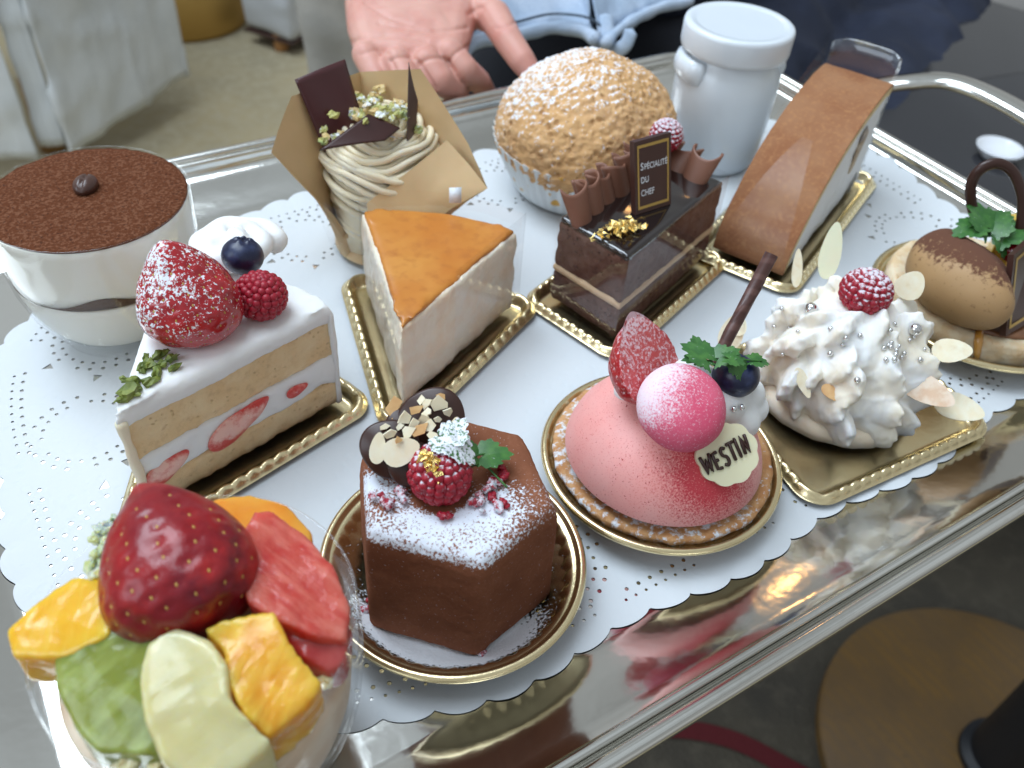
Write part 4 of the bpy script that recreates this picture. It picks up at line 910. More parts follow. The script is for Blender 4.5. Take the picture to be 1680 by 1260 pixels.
# ================================================================== PUDDING JAR
jx, jy = 36.7, 33.9
t = thing('pudding_jar', 'white milk glass pudding jar with a round lid standing behind the cream puff', 'jar', (jx, jy, .1))
jm = mat('milk_glass', (.72, .77, .82), .28, sss=.4, rad=(1, 1, 1), sssc=.4, coat=.3)
g = lathe([(.01, .12), (2.35, .12), (2.5, .22), (2.62, .5), (2.78, 1.4), (2.88, 3.0), (2.92, 4.6), (2.88, 5.3), (2.72, 5.9), (2.5, 6.3), (2.45, 7.0), (.01, 7.0)], 96, jx, jy); g.F = [f[::-1] for f in g.F]; put('jar_body', g, jm, t)
g = lathe([(2.4, 6.70), (2.86, 6.72), (2.98, 6.80), (3.02, 7.0), (3.02, 7.95), (2.98, 8.12), (2.86, 8.2), (2.6, 8.2), (2.5, 8.15), (2.3, 8.14), (.01, 8.16)], 96, jx, jy); g.F = [f[::-1] for f in g.F]; put('lid', g, jm, t)
for px, py in ((1118, 108), (1268, 92)):
    c = at(px, py, 5.9); d = c-np.array([jx, jy, 5.9]); d[2] = 0; d /= np.linalg.norm(d); c = np.array([jx, jy, 5.85])+d*2.72
    e_ = np.array([-d[1], d[0], 0]); g = tube([c-e_*1.25-d*.35, c-e_*.7+d*.0, c+d*.12, c+e_*.7+d*.0, c+e_*1.25-d*.35], .42, 16, flat=1.6); put('lug', g, jm, t)

# ================================================================== PINK MOUSSE TART
px0, py0 = 18.1, 15.45
dish(px0, py0, 4.65, 'round gold dish under the pink mousse tart', z=1.2)
t = thing('pink_mousse_tart', 'pink mousse dome tart topped with a pink macaron, strawberry, blueberry and white plaque', 'tart', (px0, py0, .2))
tartm = mat('baked_tart_crust', (.52, .24, .09), .75, var=[(2, (.62, .34, .15), .4, .6)], layers=[('dust', SUGAR, 3.2, .16, .95)], bump=(5, .8, .08), bump2=(2, .5, .1))
g = lathe([(.01, .2), (3.3, .2), (3.8, .45), (4.08, .9), (4.22, 1.2), (4.22, 1.38), (4.05, 1.45), (3.6, 1.4), (.01, 1.45)], 160, px0, py0); g.F = [f[::-1] for f in g.F]; g.disp(lambda V, N: .07*fbm(V, 2.2, 3, 71)); an = np.arctan2(g.V[:, 1]-py0, g.V[:, 0]-px0)
put('tart_shell', g, tartm, t, attrs={'dust': np.clip(.36*(g.V[:, 2] > 1.1)*(1-.75*np.exp(-((an+.55)/.6)**2)), 0, 1)})
dx, dy = 17.85, 15.22; n, m = 150, 60; V = []
for j in range(m+1):
    r = 3.72*math.sin(math.pi/2*(1-j/m)); zz = 1.35+3.15*(1-(r/3.78)**2.5)**.52
    for i in range(n): a = 2*math.pi*i/n; V.append((dx+r*math.cos(a), dy+r*math.sin(a), zz))
g = G(V, [[j*n+i, j*n+(i+1) % n, (j+1)*n+(i+1) % n, (j+1)*n+i] for j in range(m) for i in range(n)]); g.disp(lambda V, N: .03*fbm(V, .5, 2, 72))
DV = BVHTree.FromPolygons([tuple(v) for v in g.V], g.F)
sp_, _ = hit(DV, 1150, 775); sp2, _ = hit(DV, 1195, 800)
d_ = np.linalg.norm(g.V-sp_, axis=1); d2_ = np.linalg.norm(g.V-sp2, axis=1)
pinkm = mat('pink_mousse', (.86, .36, .33), .6, sss=.3, rad=(1, .4, .35), sssc=.25, var=[(.4, (.88, .43, .40), .35, .6)], layers=[('spray', (.62, .05, .07), 15, .34), ('speck', (.45, .03, .04), 11, .04)], bump=(5, .12, .02))
put('mousse_dome', g, pinkm, t, attrs={'spray': np.clip(.85*np.exp(-(d_/1.3)**2)+.5*np.exp(-(d2_/1.6)**2), 0, .95), 'speck': np.full(len(g.V), .085)+.09*np.exp(-(d_/3)**2)})
g = G(); rs = np.random.RandomState(9)
for (px, py, z, r) in [(1040, 640, 4.2, .75), (1030, 620, 4.2, .6), (1020, 600, 4.0, .42), (1070, 625, 4.4, .9), (1130, 640, 4.5, 1.2), (1180, 660, 4.5, 1.0), (1220, 650, 4.3, .8), (1215, 690, 3.8, .75), (1235, 670, 3.9, .6), (1090, 700, 4.3, .6), (1200, 630, 4.4, .9)]: g.add(ball(at(px, py, z), r, 16, 10))
g.remesh(.09, 4); g.disp(lambda V, N: .06*vn(V, 1.1, 5)); put('whipped_cream', g, cream, t)
mc = at(1118, 662, 5.75); mac = mat('pink_macaron_shell', (.70, .085, .17), .6, sss=.25, rad=(1, .3, .3), sssc=.2, var=[(.5, (.76, .14, .23), .35, .65)], layers=[('dust', (.84, .68, .75), 13, .30, .95)], bump=(8, .4, .03))
g = lathe([(.01, -.55), (1.1, -.5), (1.4, -.3), (1.52, -.05), (1.5, .25), (1.36, .60), (1.05, .92), (.6, 1.1), (.01, 1.16)], 80); q = spline([(a, b, 0) for a, b in [(.01, -.5), (1.1, -.46), (1.42, -.25), (1.54, .1), (1.44, .5), (1.15, .85), (.65, 1.06), (.01, 1.12)]], 8); g = lathe([(max(.001, a), b) for a, b, _ in q], 90)
axm = np.array([-.10, -.42, .9]); g.rot(align(axm)).move(mc-np.array([0, 0, .25])); g.disp(lambda V, N: .02*vn(V, 1.5, 3))
if (g.normals()@axm).sum() < 0: pass
put('macaron_shell', g, mac, t, attrs={'dust': np.clip(sstep(g.normals()@np.array([-.52, .52, .60]), .15, 1.0)*.95+.06, 0, 1)})
g, sd_ = strawberry_geo((0, 0, 0), (0, 0, 1), 3.5, 1.55, seed=12); cn = RT*.62+tocam(at(1070, 588, 6.0))*.62+np.array([0, 0, -.1]); cn /= np.linalg.norm(cn); s_ = g.V@cn; flat = s_ > .0
g.V = g.V-np.outer(np.where(flat, s_, 0), cn); g.rot(align((.05, .30, 1))); c = at(1066, 592, 6.0); g.move(c)
put('strawberry_half', g, mat('halved_strawberry', (.42, .012, .018), .3, sss=.2, rad=(1, .2, .1), sssc=.2, coat=.2, layers=[('pale', (.60, .085, .085), 3, .3), ('dust', (.80, .58, .62), 8, .2, .95)], bump=(3, .3, .05)), t, attrs={'pale': flat*.8, 'dust': np.clip(flat*.16+.45*sstep(g.V[:, 2], c[2]+.2, c[2]+1.8)+.17, 0, 1)})
blueberry(t, at(1207, 617, 5.6), .84, (-.1, .4, .8))
s0, s1_ = at(1172, 597, 5.2), at(1266, 417, 8.6); ax = s1_-s0
g = G(); L_ = np.linalg.norm(ax); prof = []
for k in range(60):
    pass
g = lathe([(.22, 0), (.235, L_), (.17, L_), (.15, L_-.3), (.01, L_-.3)], 28, fn=lambda r, z, a: (r*(1+.05*math.cos(a-z*1.9)**8), z)); g.F = [f[::-1] for f in g.F]
q = lathe([(.235-.015*(1-k/50), L_*k/50) for k in range(51)], 36, fn=lambda r, z, a: (r+.028*max(0, math.cos(a-z*1.7))**10, z)); q.F = [f[::-1] for f in q.F]; g.add(q)
g.rot(align(ax)).move(s0); put('chocolate_stick', g, mat('rolled_chocolate', (.075, .030, .024), .38, wave=(.6, 'DIAGONAL', (.12, .055, .045), .55, .9, 3)), t)
e0 = at(1165, 590, 5.9)
sprig(t, [at(1172, 600, 5.5), at(1165, 590, 6.0), at(1150, 580, 6.2)], [(at(1160, 590, 6.6), at(1125, 560, 6.9)-at(1160, 590, 6.6), 1.0), (at(1158, 588, 6.5), at(1120, 585, 6.6)-at(1158, 588, 6.5), .8), (at(1178, 588, 6.6), at(1205, 572, 6.9)-at(1178, 588, 6.6), .8), (at(1195, 588, 6.8), at(1222, 592, 6.8)-at(1195, 588, 6.8), .6), (at(1150, 580, 6.2), at(1140, 548, 6.6)-at(1150, 580, 6.2), .7)])
sprig(t, [at(1172, 598, 6.3), at(1200, 590, 6.6), at(1250, 592, 6.5)], [(at(1205, 592, 6.55), at(1215, 612, 6.3)-at(1205, 592, 6.55), .7), (at(1235, 591, 6.5), at(1252, 592, 6.5)-at(1235, 591, 6.5), .6)])
for px, py in ((1204, 671), (1217, 668)):
    g = pb.copy(); g.V = g.V*.11; g.move(at(px, py, 5.05)); put('silver_pearl', g, silv, t)
# scalloped plaque with piped lettering
pc = at(1194, 745, 4.15); pn = tocam(pc)*.75+np.array([.1, -.45, .35]); pn /= np.linalg.norm(pn)
exx = RT*math.cos(.42)+UP*math.sin(.42); exx -= pn*(exx@pn); exx /= np.linalg.norm(exx); eyy = np.cross(pn, exx)
out = []
for k in range(96):
    a = 2*math.pi*k/96; r = 1+.055*abs(math.cos(a*4.5))*1.4; out.append(pc+exx*(1.06*r*math.cos(a))+eyy*(1.02*r*math.sin(a)))
ivory = mat('ivory_chocolate', (.80, .76, .52), .4, sss=.3, rad=(1, .9, .6), sssc=.15)
pq = put('name_plaque', quadslab(out, .16), ivory, t, sharp=40)
LET = {'W': [[(0, 1), (.12, 0), (.3, .75), (.42, 0), (.62, 1)]], 'E': [[(.5, .95), (.1, .95), (.1, .05), (.5, .02)], [(.1, .5), (.42, .52)]], 'S': [[(.5, .9), (.3, 1), (.1, .85), (.15, .6), (.42, .45), (.48, .2), (.3, 0), (.05, .1)]], 'T': [[(0, .98), (.6, 1.0)], [(.3, .98), (.28, 0)]], 'I': [[(.12, 1), (.1, 0)], [(0, 1.0), (.25, 1.0)], [(0, 0), (.22, 0)]], 'N': [[(.05, 0), (.1, 1), (.42, .02), (.5, 1)]]}
g = G(); x0 = -.98
for ch, wd in (('W', .40), ('E', .32), ('S', .30), ('T', .33), ('I', .18), ('N', .36)):
    for st_ in LET[ch]:
        P = np.array([pc+exx*(x0+p[0]*wd*1.35)+eyy*(-.30+p[1]*.62+.05*math.sin(x0*3))+pn*.045 for p in st_]); P = spline(P, 3) if ch == 'S' else np.array([P[i]+(P[i+1]-P[i])*s for i in range(len(P)-1) for s in (0, .5)]+[P[-1]])
        g.add(tube(P, .062, 8)); 
    x0 += wd
put('piped_lettering', g, chocd, pq)

# ================================================================== CHOCOLATE HEXAGON CAKE
kx, ky = 8.75, 15.0
dish(kx, ky, 4.5, 'round gold fluted dish under the cocoa coated hexagonal cake', z=1.4)
t = thing('chocolate_hexagon_cake', 'cocoa coated hexagonal chocolate cake with a raspberry, almond studded chocolate and white sugar', 'cake', (kx, ky, .2))
hexb = [(5.55, 14.6), (8.0, 12.0), (11.1, 12.75), (11.75, 15.9), (9.9, 17.95), (6.7, 17.6)]
hexc = np.mean(hexb, axis=0); w = [tuple(hexc+(np.array(p)-hexc)*.93) for p in hexb]
P, N = mink(w, .22, 6, .1); R = []
for ins, z in [(-.05, .35), (-.10, .55), (-.10, 1.0), (0, 4.6), (.06, 4.95), (.18, 5.18), (.42, 5.30), (.9, 5.28)]: R.append(np.c_[P-N*ins, np.full(len(P), z)])
g = rings(R); n = len(P); capfan(g, 0, n, True); capfan(g, n*(len(R)-1), n); g.remesh(.075, 3)
g.disp(lambda V, N: .035*fbm(V, .9, 3, 81)+.012*vn(V, 7, 82)-.18*np.exp(-(np.hypot(V[:, 0]-8.3, V[:, 1]-15.2)/1.3)**2)*(V[:, 2] > 5))
fd = np.array([-math.sin(TH), -math.cos(TH)]); rcx = at(722, 775, 6.0)
rel = g.V[:, :2]-rcx[:2]; f_ = rel@fd; rr_ = np.hypot(*rel.T); lat = rel@np.array([math.cos(TH), -math.sin(TH)])
side_ = sstep(g.V[:, 2], 4.72, 5.05)
band = side_*sstep(rr_, .75, 1.15)*sstep(f_+.30*np.abs(lat), -.15, .7)*(1-.35*sstep(f_, 1.6, 2.9))*(1-.5*sstep(lat, 1.6, 3.0))*(.74+.3*fbm(g.V, .9, 3, 83))
band = np.clip(band*1.0, 0, .98)+.0
hex_m = mat('cocoa_velvet', (.25, .096, .052), .95, spec=.06, var=[(8, (.29, .12, .07), .5, .75), (.6, (.21, .078, .042), .45, .65)], layers=[('dust', (.74, .78, .86), 11, .13, .95)], bump=(12, .4, .015))
put('cake_body', g, hex_m, t, attrs={'dust': band})
# loose sugar fallen in the dish
R_ = np.linspace(.2, 2.9, 40); g = lathe([(r, .20) for r in R_]+[(3.1, .28), (3.3, .42), (3.5, .58), (3.7, .78), (3.85, .98)], 120, kx, ky); g.F = [f[::-1] for f in g.F]
g.disp(lambda V, N: .02*vn(V, 4, 3)+.03); rel = (g.V[:, :2]-np.array([kx, ky])); u_ = rel/np.hypot(*rel.T)[:, None]; f_ = u_@fd
sgm = mat('loose_icing_sugar', (.78, .80, .84), .95, bump=(8, .7, .04)); nt = sgm.node_tree; at_n = nt.nodes.new('ShaderNodeAttribute'); at_n.attribute_name = 'dust'; nz = nt.nodes.new('ShaderNodeTexNoise'); nz.inputs['Scale'].default_value = 9; nz.inputs['Detail'].default_value = 4; mp_ = [n for n in nt.nodes if n.type == 'MAPPING'][0]; nt.links.new(mp_.outputs[0], nz.inputs['Vector']); mm = nt.nodes.new('ShaderNodeMath'); mm.operation = 'SUBTRACT'; nt.links.new(at_n.outputs['Fac'], mm.inputs[0]); nt.links.new(nz.outputs['Fac'], mm.inputs[1]); mr_ = nt.nodes.new('ShaderNodeMapRange'); mr_.inputs[1].default_value = -.08; mr_.inputs[2].default_value = .08; nt.links.new(mm.outputs[0], mr_.inputs[0]); nt.links.new(mr_.outputs[0], nt.nodes['Principled BSDF'].inputs['Alpha'])
put('icing_sugar', g, sgm, t, attrs={'dust': .56*sstep(f_, .1, .8)*(1-.75*sstep(np.hypot(*rel.T), 3.3, 3.9))+.28})
g = raspberry(at(722, 777, 5.9), .96, (.1, -.3, 1), .95, 14); put('raspberry', g, raspm, t, attrs={'dust': dustattr(g, .55, 1.1, .75, bias=(0, .2, 1))})
cr = at(722, 775, 5.95); nn_ = tocam(cr); flakes(at(707, 760, 6.75)+nn_*.0, (.10, .24, .05), 30, 8, t, .16, nn_)
discs = [(708, 692, 6.45, 1.08), (640, 735, 6.15, .90), (672, 758, 5.95, .72), (668, 705, 6.2, .7)]
DN = []
for k, (px, py, z, r) in enumerate(discs):
    c = at(px, py, z); nn2 = tocam(c)*.9+np.array([-.15+.1*k, -.1, .15]); nn2 /= np.linalg.norm(nn2); g = lathe([(.01, -.14), (r*.9, -.14), (r, -.06), (r, .05), (r*.92, .12), (.01, .13)], 48, fn=lambda rr, zz, a: (rr*(1+.05*math.sin(3*a+k)), zz)); g.F = [f[::-1] for f in g.F]; g.rot(align(nn2)).move(c+nn2*(-.35*(k in (0, 3)))); put('chocolate_lobe', g, chocd, t, sharp=60); DN.append((c, nn2))
rs = np.random.RandomState(21)
for (px, py, rx, ry, an_) in [(620, 735, .48, .24, 1.45), (658, 740, .58, .42, .35)]:
    flake(px, py, 6.45, rx, ry, an_, (-.1, 0, .1), t, nutm, 'almond_slice', th=.07)
for k, (px, py, s_) in enumerate([(665, 685, .26), (695, 690, .26), (718, 662, .32), (723, 650, .16), (700, 662, .2), (737, 676, .2), (720, 688, .16), (684, 672, .2), (690, 655, .18), (668, 708, .24), (688, 706, .30), (705, 700, .22), (655, 700, .14), (735, 700, .18), (632, 700, .14), (710, 715, .2), (640, 712, .18), (746, 690, .13), (654, 722, .12), (700, 676, .16), (680, 695, .16)]):
    c = at(px, py, 6.75+(.15 if py < 690 else 0)); m_ = nutm if rs.rand() < .68 else nutt; put('almond_chip', shard(c, tocam(c)+rs.normal(size=3)*.35, s_*1.15, 60+k, .07), m_, t, smooth=False)
put('almond_chip', shard(at(645, 668, 6.5), tocam(at(640, 667, 6.5))+np.array([.2, .2, 0]), .42, 99, .12, 4), nutt, t, smooth=False)
sprig(t, [at(742, 760, 6.3), at(795, 745, 5.9), at(800, 765, 5.75), at(832, 800, 5.5)], [(at(790, 748, 5.9), at(820, 742, 6.0)-at(790, 748, 5.9), .95), (at(782, 748, 5.95), at(766, 735, 6.3)-at(782, 748, 5.95), .7)])
sprig(t, [at(735, 735, 6.6), at(755, 725, 6.6)], [(at(735, 733, 6.9), at(715, 722, 6.9)-at(735, 733, 6.9), .7), (at(745, 728, 6.9), at(770, 745, 6.6)-at(745, 728, 6.9), .9), (at(738, 722, 6.8), at(748, 705, 7.0)-at(738, 722, 6.8), .8)], dust=.62)
for k, (px, py, z, s_) in enumerate([(636, 826, 5.42, .26), (612, 815, 5.42, .16), (655, 805, 5.45, .2), (665, 820, 5.42, .18), (625, 812, 5.42, .12), (800, 800, 5.42, .2), (822, 780, 5.45, .26), (808, 792, 5.45, .24), (785, 815, 5.42, .2), (775, 825, 5.4, .18), (818, 832, 5.4, .22), (828, 826, 5.4, .17), (731, 845, 5.4, .2), (790, 838, 5.4, .12), (808, 815, 5.42, .2), (598, 1000, .45, .24), (790, 1070, .42, .2), (604, 985, .4, .14)]):
    g = G()
    for q in range(4): g.add(gravel(at(px, py, z)+rs.normal(size=3)*s_*.35*np.array([1, 1, .4]), s_*.62, 300+9*k+q))
    put('raspberry_crumb', g, raspm, t, attrs={'dust': np.full(len(g.V), rs.choice([0, .0, .45, .55]))})

# ================================================================== FRUIT CUP AND ITS FRUIT
fx, fy = .55, 12.95
t = thing('fruit_cup', 'glass cup of pale cream heaped with cut fruit in the near left corner', 'dessert cup', (fx, fy, .1))
KF = 1.035
FP = [(.01, .14), (1.9, .14), (2.2, .2), (2.4, .5), (2.8, 1.2), (3.25, 2.3), (3.55, 3.6), (3.68, 5.0), (3.68, 6.2), (3.64, 7.0), (3.66, 7.12), (3.60, 7.17), (3.55, 7.1), (3.56, 6.2), (3.57, 5.0), (3.44, 3.6), (3.13, 2.3), (2.65, 1.25), (2.2, .8), (.01, .75)]
gl = lathe([(a*KF, b) for a, b in FP], 110, fx, fy); gl.F = [f[::-1] for f in gl.F]; put('glass', gl, glassm, t)
g = lathe([(.01, .8), (2.1, .85), (2.6, 1.3), (3.08, 2.3), (3.38, 3.6), (3.5, 5.0), (3.5, 5.6), (3.3, 5.75), (.01, 5.9)], 90, fx, fy); g.F = [f[::-1] for f in g.F]; g.disp(lambda V, N: .04*vn(V, .8, 3)*(V[:, 2] > 5.3)); put('cream', g, mat('peach_cream', (.80, .60, .43), .5, sss=.3, rad=(1, .7, .5), sssc=.3, var=[(.6, (.84, .70, .55), .4, .6)]), t)
def chunk(pts, th, vox=.08, sm=9, rough=.03, sc=1.3, seed=0, off=(0, 0)):
    T = np.array([at(*p) for p in pts]); B = T-np.array([off[0], off[1], th]); n = len(T); c1 = T.mean(0)+np.array([0, 0, .05]); c0 = B.mean(0)
    g = G(np.vstack([T, B, c1, c0]), [[i, (i+1) % n, 2*n] for i in range(n)]+[[n+(i+1) % n, n+i, 2*n+1] for i in range(n)]+[[i, n+i, n+(i+1) % n, (i+1) % n] for i in range(n)])
    a = sum(T[i][0]*T[(i+1) % n][1]-T[i][1]*T[(i+1) % n][0] for i in range(n))
    if a < 0: g.F = [f[::-1] for f in g.F]
    g.remesh(vox, sm); g.disp(lambda V, N: rough*fbm(V, sc, 3, seed)); return g
def fruit(name, g, m, label, cat, attrs=None):
    c = g.V.mean(0); return tag(put(name, g, m, loc=tuple(c), attrs=attrs), label, cat)
sb, sds = strawberry_geo((0, 0, 0), (0, 0, 1), 4.25, 1.86, seed=31)
c = at(292, 938, 7.9); tipd = at(238, 812, 8.9)-at(318, 985, 7.7)
sb.rot(align(tipd)).move(c); sds.rot(align(tipd)).move(c)
o = fruit('strawberry', sb, mat('glazed_strawberry', (.30, .005, .008), .33, sss=.15, rad=(1, .1, .05), sssc=.3, coat=.25, spec=.4, var=[(.33, (.13, .002, .012), .42, .62), (.8, (.44, .014, .012), .5, .75)], bump=(2.4, .6, .07)), 'whole glossy red strawberry heaped on top of the cut fruit', 'strawberry', attrs={'dust': np.zeros(len(sb.V))})
put('seed', sds, [seedm], o)
def wetm(name, c, c2, sc, rough=.16, sss=.75, rad=(1, .6, .2), b=(3, .4, .06), wave=None, fiber=None): return mat(name, c, rough, sss=sss, rad=rad, sssc=.9, fiber=fiber, var=[(sc, c2, .35, .65)], bump=b, wave=wave)
orm = wetm('orange_flesh', (.74, .31, .012), (.84, .46, .05), 1.4, b=(5, .4, .05), fiber=(.9, 4.5, 5, (.88, .52, .08), .06)); mgm = wetm('mango_flesh', (.74, .38, .015), (.80, .47, .04), .8, b=(5, .3, .03), fiber=(.5, 3, 6, (.82, .52, .08), .025)); kwm = wetm('kiwi_flesh', (.25, .28, .05), (.17, .20, .025), .7, b=(5, .3, .03), fiber=(1.3, 2.2, 5, (.34, .40, .12), .04)); mlm = wetm('melon_flesh', (.56, .50, .22), (.64, .58, .32), .5, b=(5, .3, .03), sss=.6, fiber=(1.4, 2.5, 5, (.60, .56, .32), .04)); gpm = wetm('grapefruit_flesh', (.52, .04, .035), (.62, .12, .085), 1.2, rad=(1, .3, .2), b=(4.0, .5, .08), fiber=(-.5, 3.5, 4, (.70, .20, .15), .05)); jlm = wetm('lime_jelly', (.58, .64, .30), (.72, .74, .52), 2.5, b=(3, 1, .15)); stm = wetm('strawberry_wedge_skin', (.40, .012, .014), (.55, .10, .09), .9, rad=(1, .2, .1))
fruit('mango_piece', chunk([(10, 1034, 7.3), (22, 1076, 7.2), (108, 1078, 7.4), (180, 1040, 7.8), (185, 950, 7.7), (122, 946, 7.5), (60, 985, 7.4)], 1.3, sm=6, seed=1), mgm, 'yellow orange mango piece jutting over the left rim of the fruit cup', 'mango piece')
fruit('kiwi_slice', chunk([(88, 1062, 7.3), (120, 1035, 7.6), (235, 1000, 7.9), (262, 1060, 7.9), (262, 1180, 7.5), (260, 1240, 7.1), (160, 1235, 6.9), (118, 1190, 7.0), (92, 1130, 7.1)], 1.5, sm=18, seed=2), kwm, 'green kiwi slice between the mango and the pale melon', 'kiwi slice')
fruit('melon_piece', chunk([(240, 1048, 8.3), (290, 1022, 8.4), (345, 1045, 8.4), (374, 1085, 8.3), (376, 1140, 8.1), (415, 1185, 7.8), (452, 1216, 7.4), (400, 1262, 7.2), (330, 1290, 7.2), (262, 1250, 7.5), (232, 1180, 7.9), (226, 1110, 8.1)], 2.0, sm=24, seed=3), mlm, 'pale green white melon wedge at the front of the fruit cup', 'melon piece')
fruit('orange_segment', chunk([(330, 1030, 8.2), (380, 1012, 8.3), (450, 1000, 8.3), (470, 1050, 8.1), (528, 1118, 7.6), (500, 1160, 7.5), (440, 1208, 7.4), (400, 1170, 7.8), (372, 1120, 8.0), (368, 1070, 8.1)], 1.4, sm=3, rough=.05, sc=1.7, seed=4), orm, 'bright orange segment right of the melon wedge', 'orange segment')
fruit('grapefruit_segment', chunk([(388, 885, 8.3), (418, 840, 8.2), (445, 838, 8.1), (500, 872, 7.9), (545, 925, 7.8), (572, 990, 7.5), (570, 1052, 7.3), (520, 1044, 7.6), (465, 1020, 7.9), (405, 985, 8.1)], 1.6, sm=4, rough=.05, seed=5), gpm, 'translucent red grapefruit segment against the right rim', 'grapefruit segment')
fruit('strawberry_wedge', chunk([(440, 1000, 7.6), (500, 1040, 7.5), (572, 1050, 7.1), (566, 1085, 6.9), (540, 1102, 6.9), (500, 1080, 7.2), (470, 1055, 7.3)], 1.0, sm=5, seed=6), stm, 'dark red strawberry wedge tucked under the grapefruit segment', 'strawberry')
fruit('mandarin_segment', chunk([(318, 838, 7.5), (350, 818, 7.4), (410, 808, 7.2), (470, 826, 7.1), (512, 872, 7.1), (510, 905, 7.1), (440, 880, 7.4), (380, 900, 7.6)], 1.4, sm=8, rough=.03, seed=7), wetm('mandarin_flesh', (.76, .26, .02), (.82, .36, .05), .8), 'smooth amber mandarin segment at the back of the fruit cup', 'mandarin segment')
g = G(); rs = np.random.RandomState(17)
for k in range(60): px, py = rs.uniform(150, 215), rs.uniform(850, 945); g.add(gravel(at(px, py, rs.uniform(7.0, 7.6)), rs.uniform(.12, .26), 500+k))
tag(put('jelly', g, jlm, loc=tuple(g.V.mean(0)), smooth=False), 'crushed pale green jelly behind the whole strawberry', 'jelly')
g = G()
for k in range(90): a = rs.uniform(-2.6, -.4); r = rs.uniform(2.6, 3.35); g.add(gravel((fx+r*math.cos(a), fy+r*math.sin(a), 6.4+rs.uniform(-.3, .25)), rs.uniform(.12, .26), 700+k))
tag(put('jelly', g, mat('clear_yellow_jelly', (.72, .62, .36), .12, sss=.5, sssc=.3, coat=.6), loc=tuple(g.V.mean(0)), smooth=False), 'crushed yellowish jelly along the front rim of the fruit cup', 'jelly')

# ================================================================== PEOPLE
def lerp(a, b, t): return np.array(a)+(np.array(b)-np.array(a))*t
skin = mat('skin', (.64, .31, .25), .5, sss=.3, rad=(1, .35, .2), sssc=.3, var=[(.8, (.60, .26, .21), .42, .7), (.3, (.68, .37, .30), .4, .7)], bump=(4, .25, .03), bump2=(12, .2, .01))
person = thing('person', 'person in light blue denim jacket holding an open palm under the far tray rim', 'person', (38, 78, -62))
g = G()
palm = [((598, -22, 4.7), 1.35), ((650, -25, 4.8), 1.5), ((710, -25, 4.9), 1.5), ((755, -15, 4.8), 1.4), ((602, 20, 4.5), 1.3), ((650, 15, 4.7), 1.4), ((700, 10, 4.8), 1.45), ((745, 15, 4.6), 1.35), ((612, 62, 4.0), 1.15), ((655, 66, 4.0), 1.2), ((700, 66, 4.0), 1.2), ((738, 58, 4.1), 1.15)]
pp_ = [(at(*p), r) for p, r in palm]
for i, (a, ra) in enumerate(pp_):
    for b, rb in pp_[i+1:]:
        if np.linalg.norm(a-b) < 5.5: g.add(capsule(a-np.array([0, 0, ra*.8]), b-np.array([0, 0, rb*.8]), ra, rb, 14))
def finger(*pr):
    P = [at(*p[:3]) for p in pr]
    for (a, b, pa, pb_) in zip(P[:-1], P[1:], pr[:-1], pr[1:]): g.add(capsule(a-np.array([0, 0, pa[3]*.8]), b-np.array([0, 0, pb_[3]*.8]), pa[3], pb_[3], 14))
finger((598, 72, 4.0, .82), (618, 112, 3.2, .76), (646, 140, 2.2, .68), (662, 168, .6, .55))
finger((650, 82, 4.1, .90), (668, 118, 3.4, .82), (690, 146, 2.2, .74), (706, 168, .6, .58))
finger((700, 82, 4.1, .94), (722, 112, 3.4, .86), (744, 134, 2.2, .76), (758, 156, .6, .6))
finger((738, 68, 4.1, .92), (762, 96, 3.4, .86), (786, 118, 2.2, .76), (800, 140, .6, .6))
finger((770, -15, 4.6, 1.25), (812, 5, 4.9, 1.10), (836, 48, 4.3, .92), (858, 82, 3.6, .84), (876, 112, 2.8, .66))
wr0 = at(672, -50, 5.2); wr1 = wr0+np.array([5, 15, 4.5])
g.add(capsule(wr0+np.array([-1.8, .6, -1.3]), wr1+np.array([-1.6, 1, 0]), 2.1, 2.5, 20)); g.add(capsule(wr0+np.array([1.8, -.6, -1.3]), wr1+np.array([1.6, -1, 0]), 2.0, 2.4, 20)); g.add(capsule(at(690, 15, 3.2), wr0+np.array([0, 0, -1.2]), 2.0, 2.1, 16)); g.add(capsule(at(745, 5, 3.6), wr0+np.array([1.2, 0, -1]), 1.6, 1.8, 16))
g.remesh(.13, 5)
def groove(g, pts, depth, w):
    C = spline([at(*p) for p in pts], 14); dd = np.full(len(g.V), 9.)
    D = np.array([c-CAMP for c in C]); D /= np.linalg.norm(D, axis=1)[:, None]; E_ = g.V-CAMP; ln = np.linalg.norm(E_, axis=1); E_ = E_/ln[:, None]
    for d in D: dd = np.minimum(dd, np.linalg.norm(E_-d, axis=1)*ln)
    N = g.normals(); f = (N@tocam(C[0]) > 0); g.V = g.V-N*(depth*np.exp(-(dd/w)**2)*f)[:, None]
for pts, dp, w_ in (([(570, 72, 4), (605, 60, 4), (650, 60, 4), (700, 66, 4)], .12, .11), ([(622, 38, 4), (660, 45, 4), (710, 52, 4), (765, 45, 4)], .16, .12), ([(600, 5, 4), (640, 30, 4), (680, 42, 4)], .10, .12), ([(642, 98, 3.7), (655, 94, 3.7), (676, 95, 3.7), (690, 104, 3.6)], .14, .09), ([(688, 104, 3.7), (705, 96, 3.7), (725, 95, 3.7), (736, 101, 3.6)], .14, .09), ([(736, 100, 3.6), (750, 85, 3.8), (770, 74, 3.8)], .14, .09), ([(641, 98, 3.7), (650, 118, 3), (662, 150, 2)], .18, .09), ([(688, 104, 3.6), (700, 122, 3), (715, 145, 2)], .18, .09), ([(736, 100, 3.6), (745, 118, 3), (760, 135, 2)], .18, .09), ([(815, 46, 4.3), (830, 44, 4.3), (850, 33, 4.4)], .10, .10), ([(590, 90, 4), (615, 83, 4), (638, 88, 4)], .08, .10), ([(770, 22, 4.6), (780, 15, 4.6), (790, 12, 4.6)], .2, .15)):
    groove(g, pts, dp*.8, w_)
put('hand', g, skin, person)
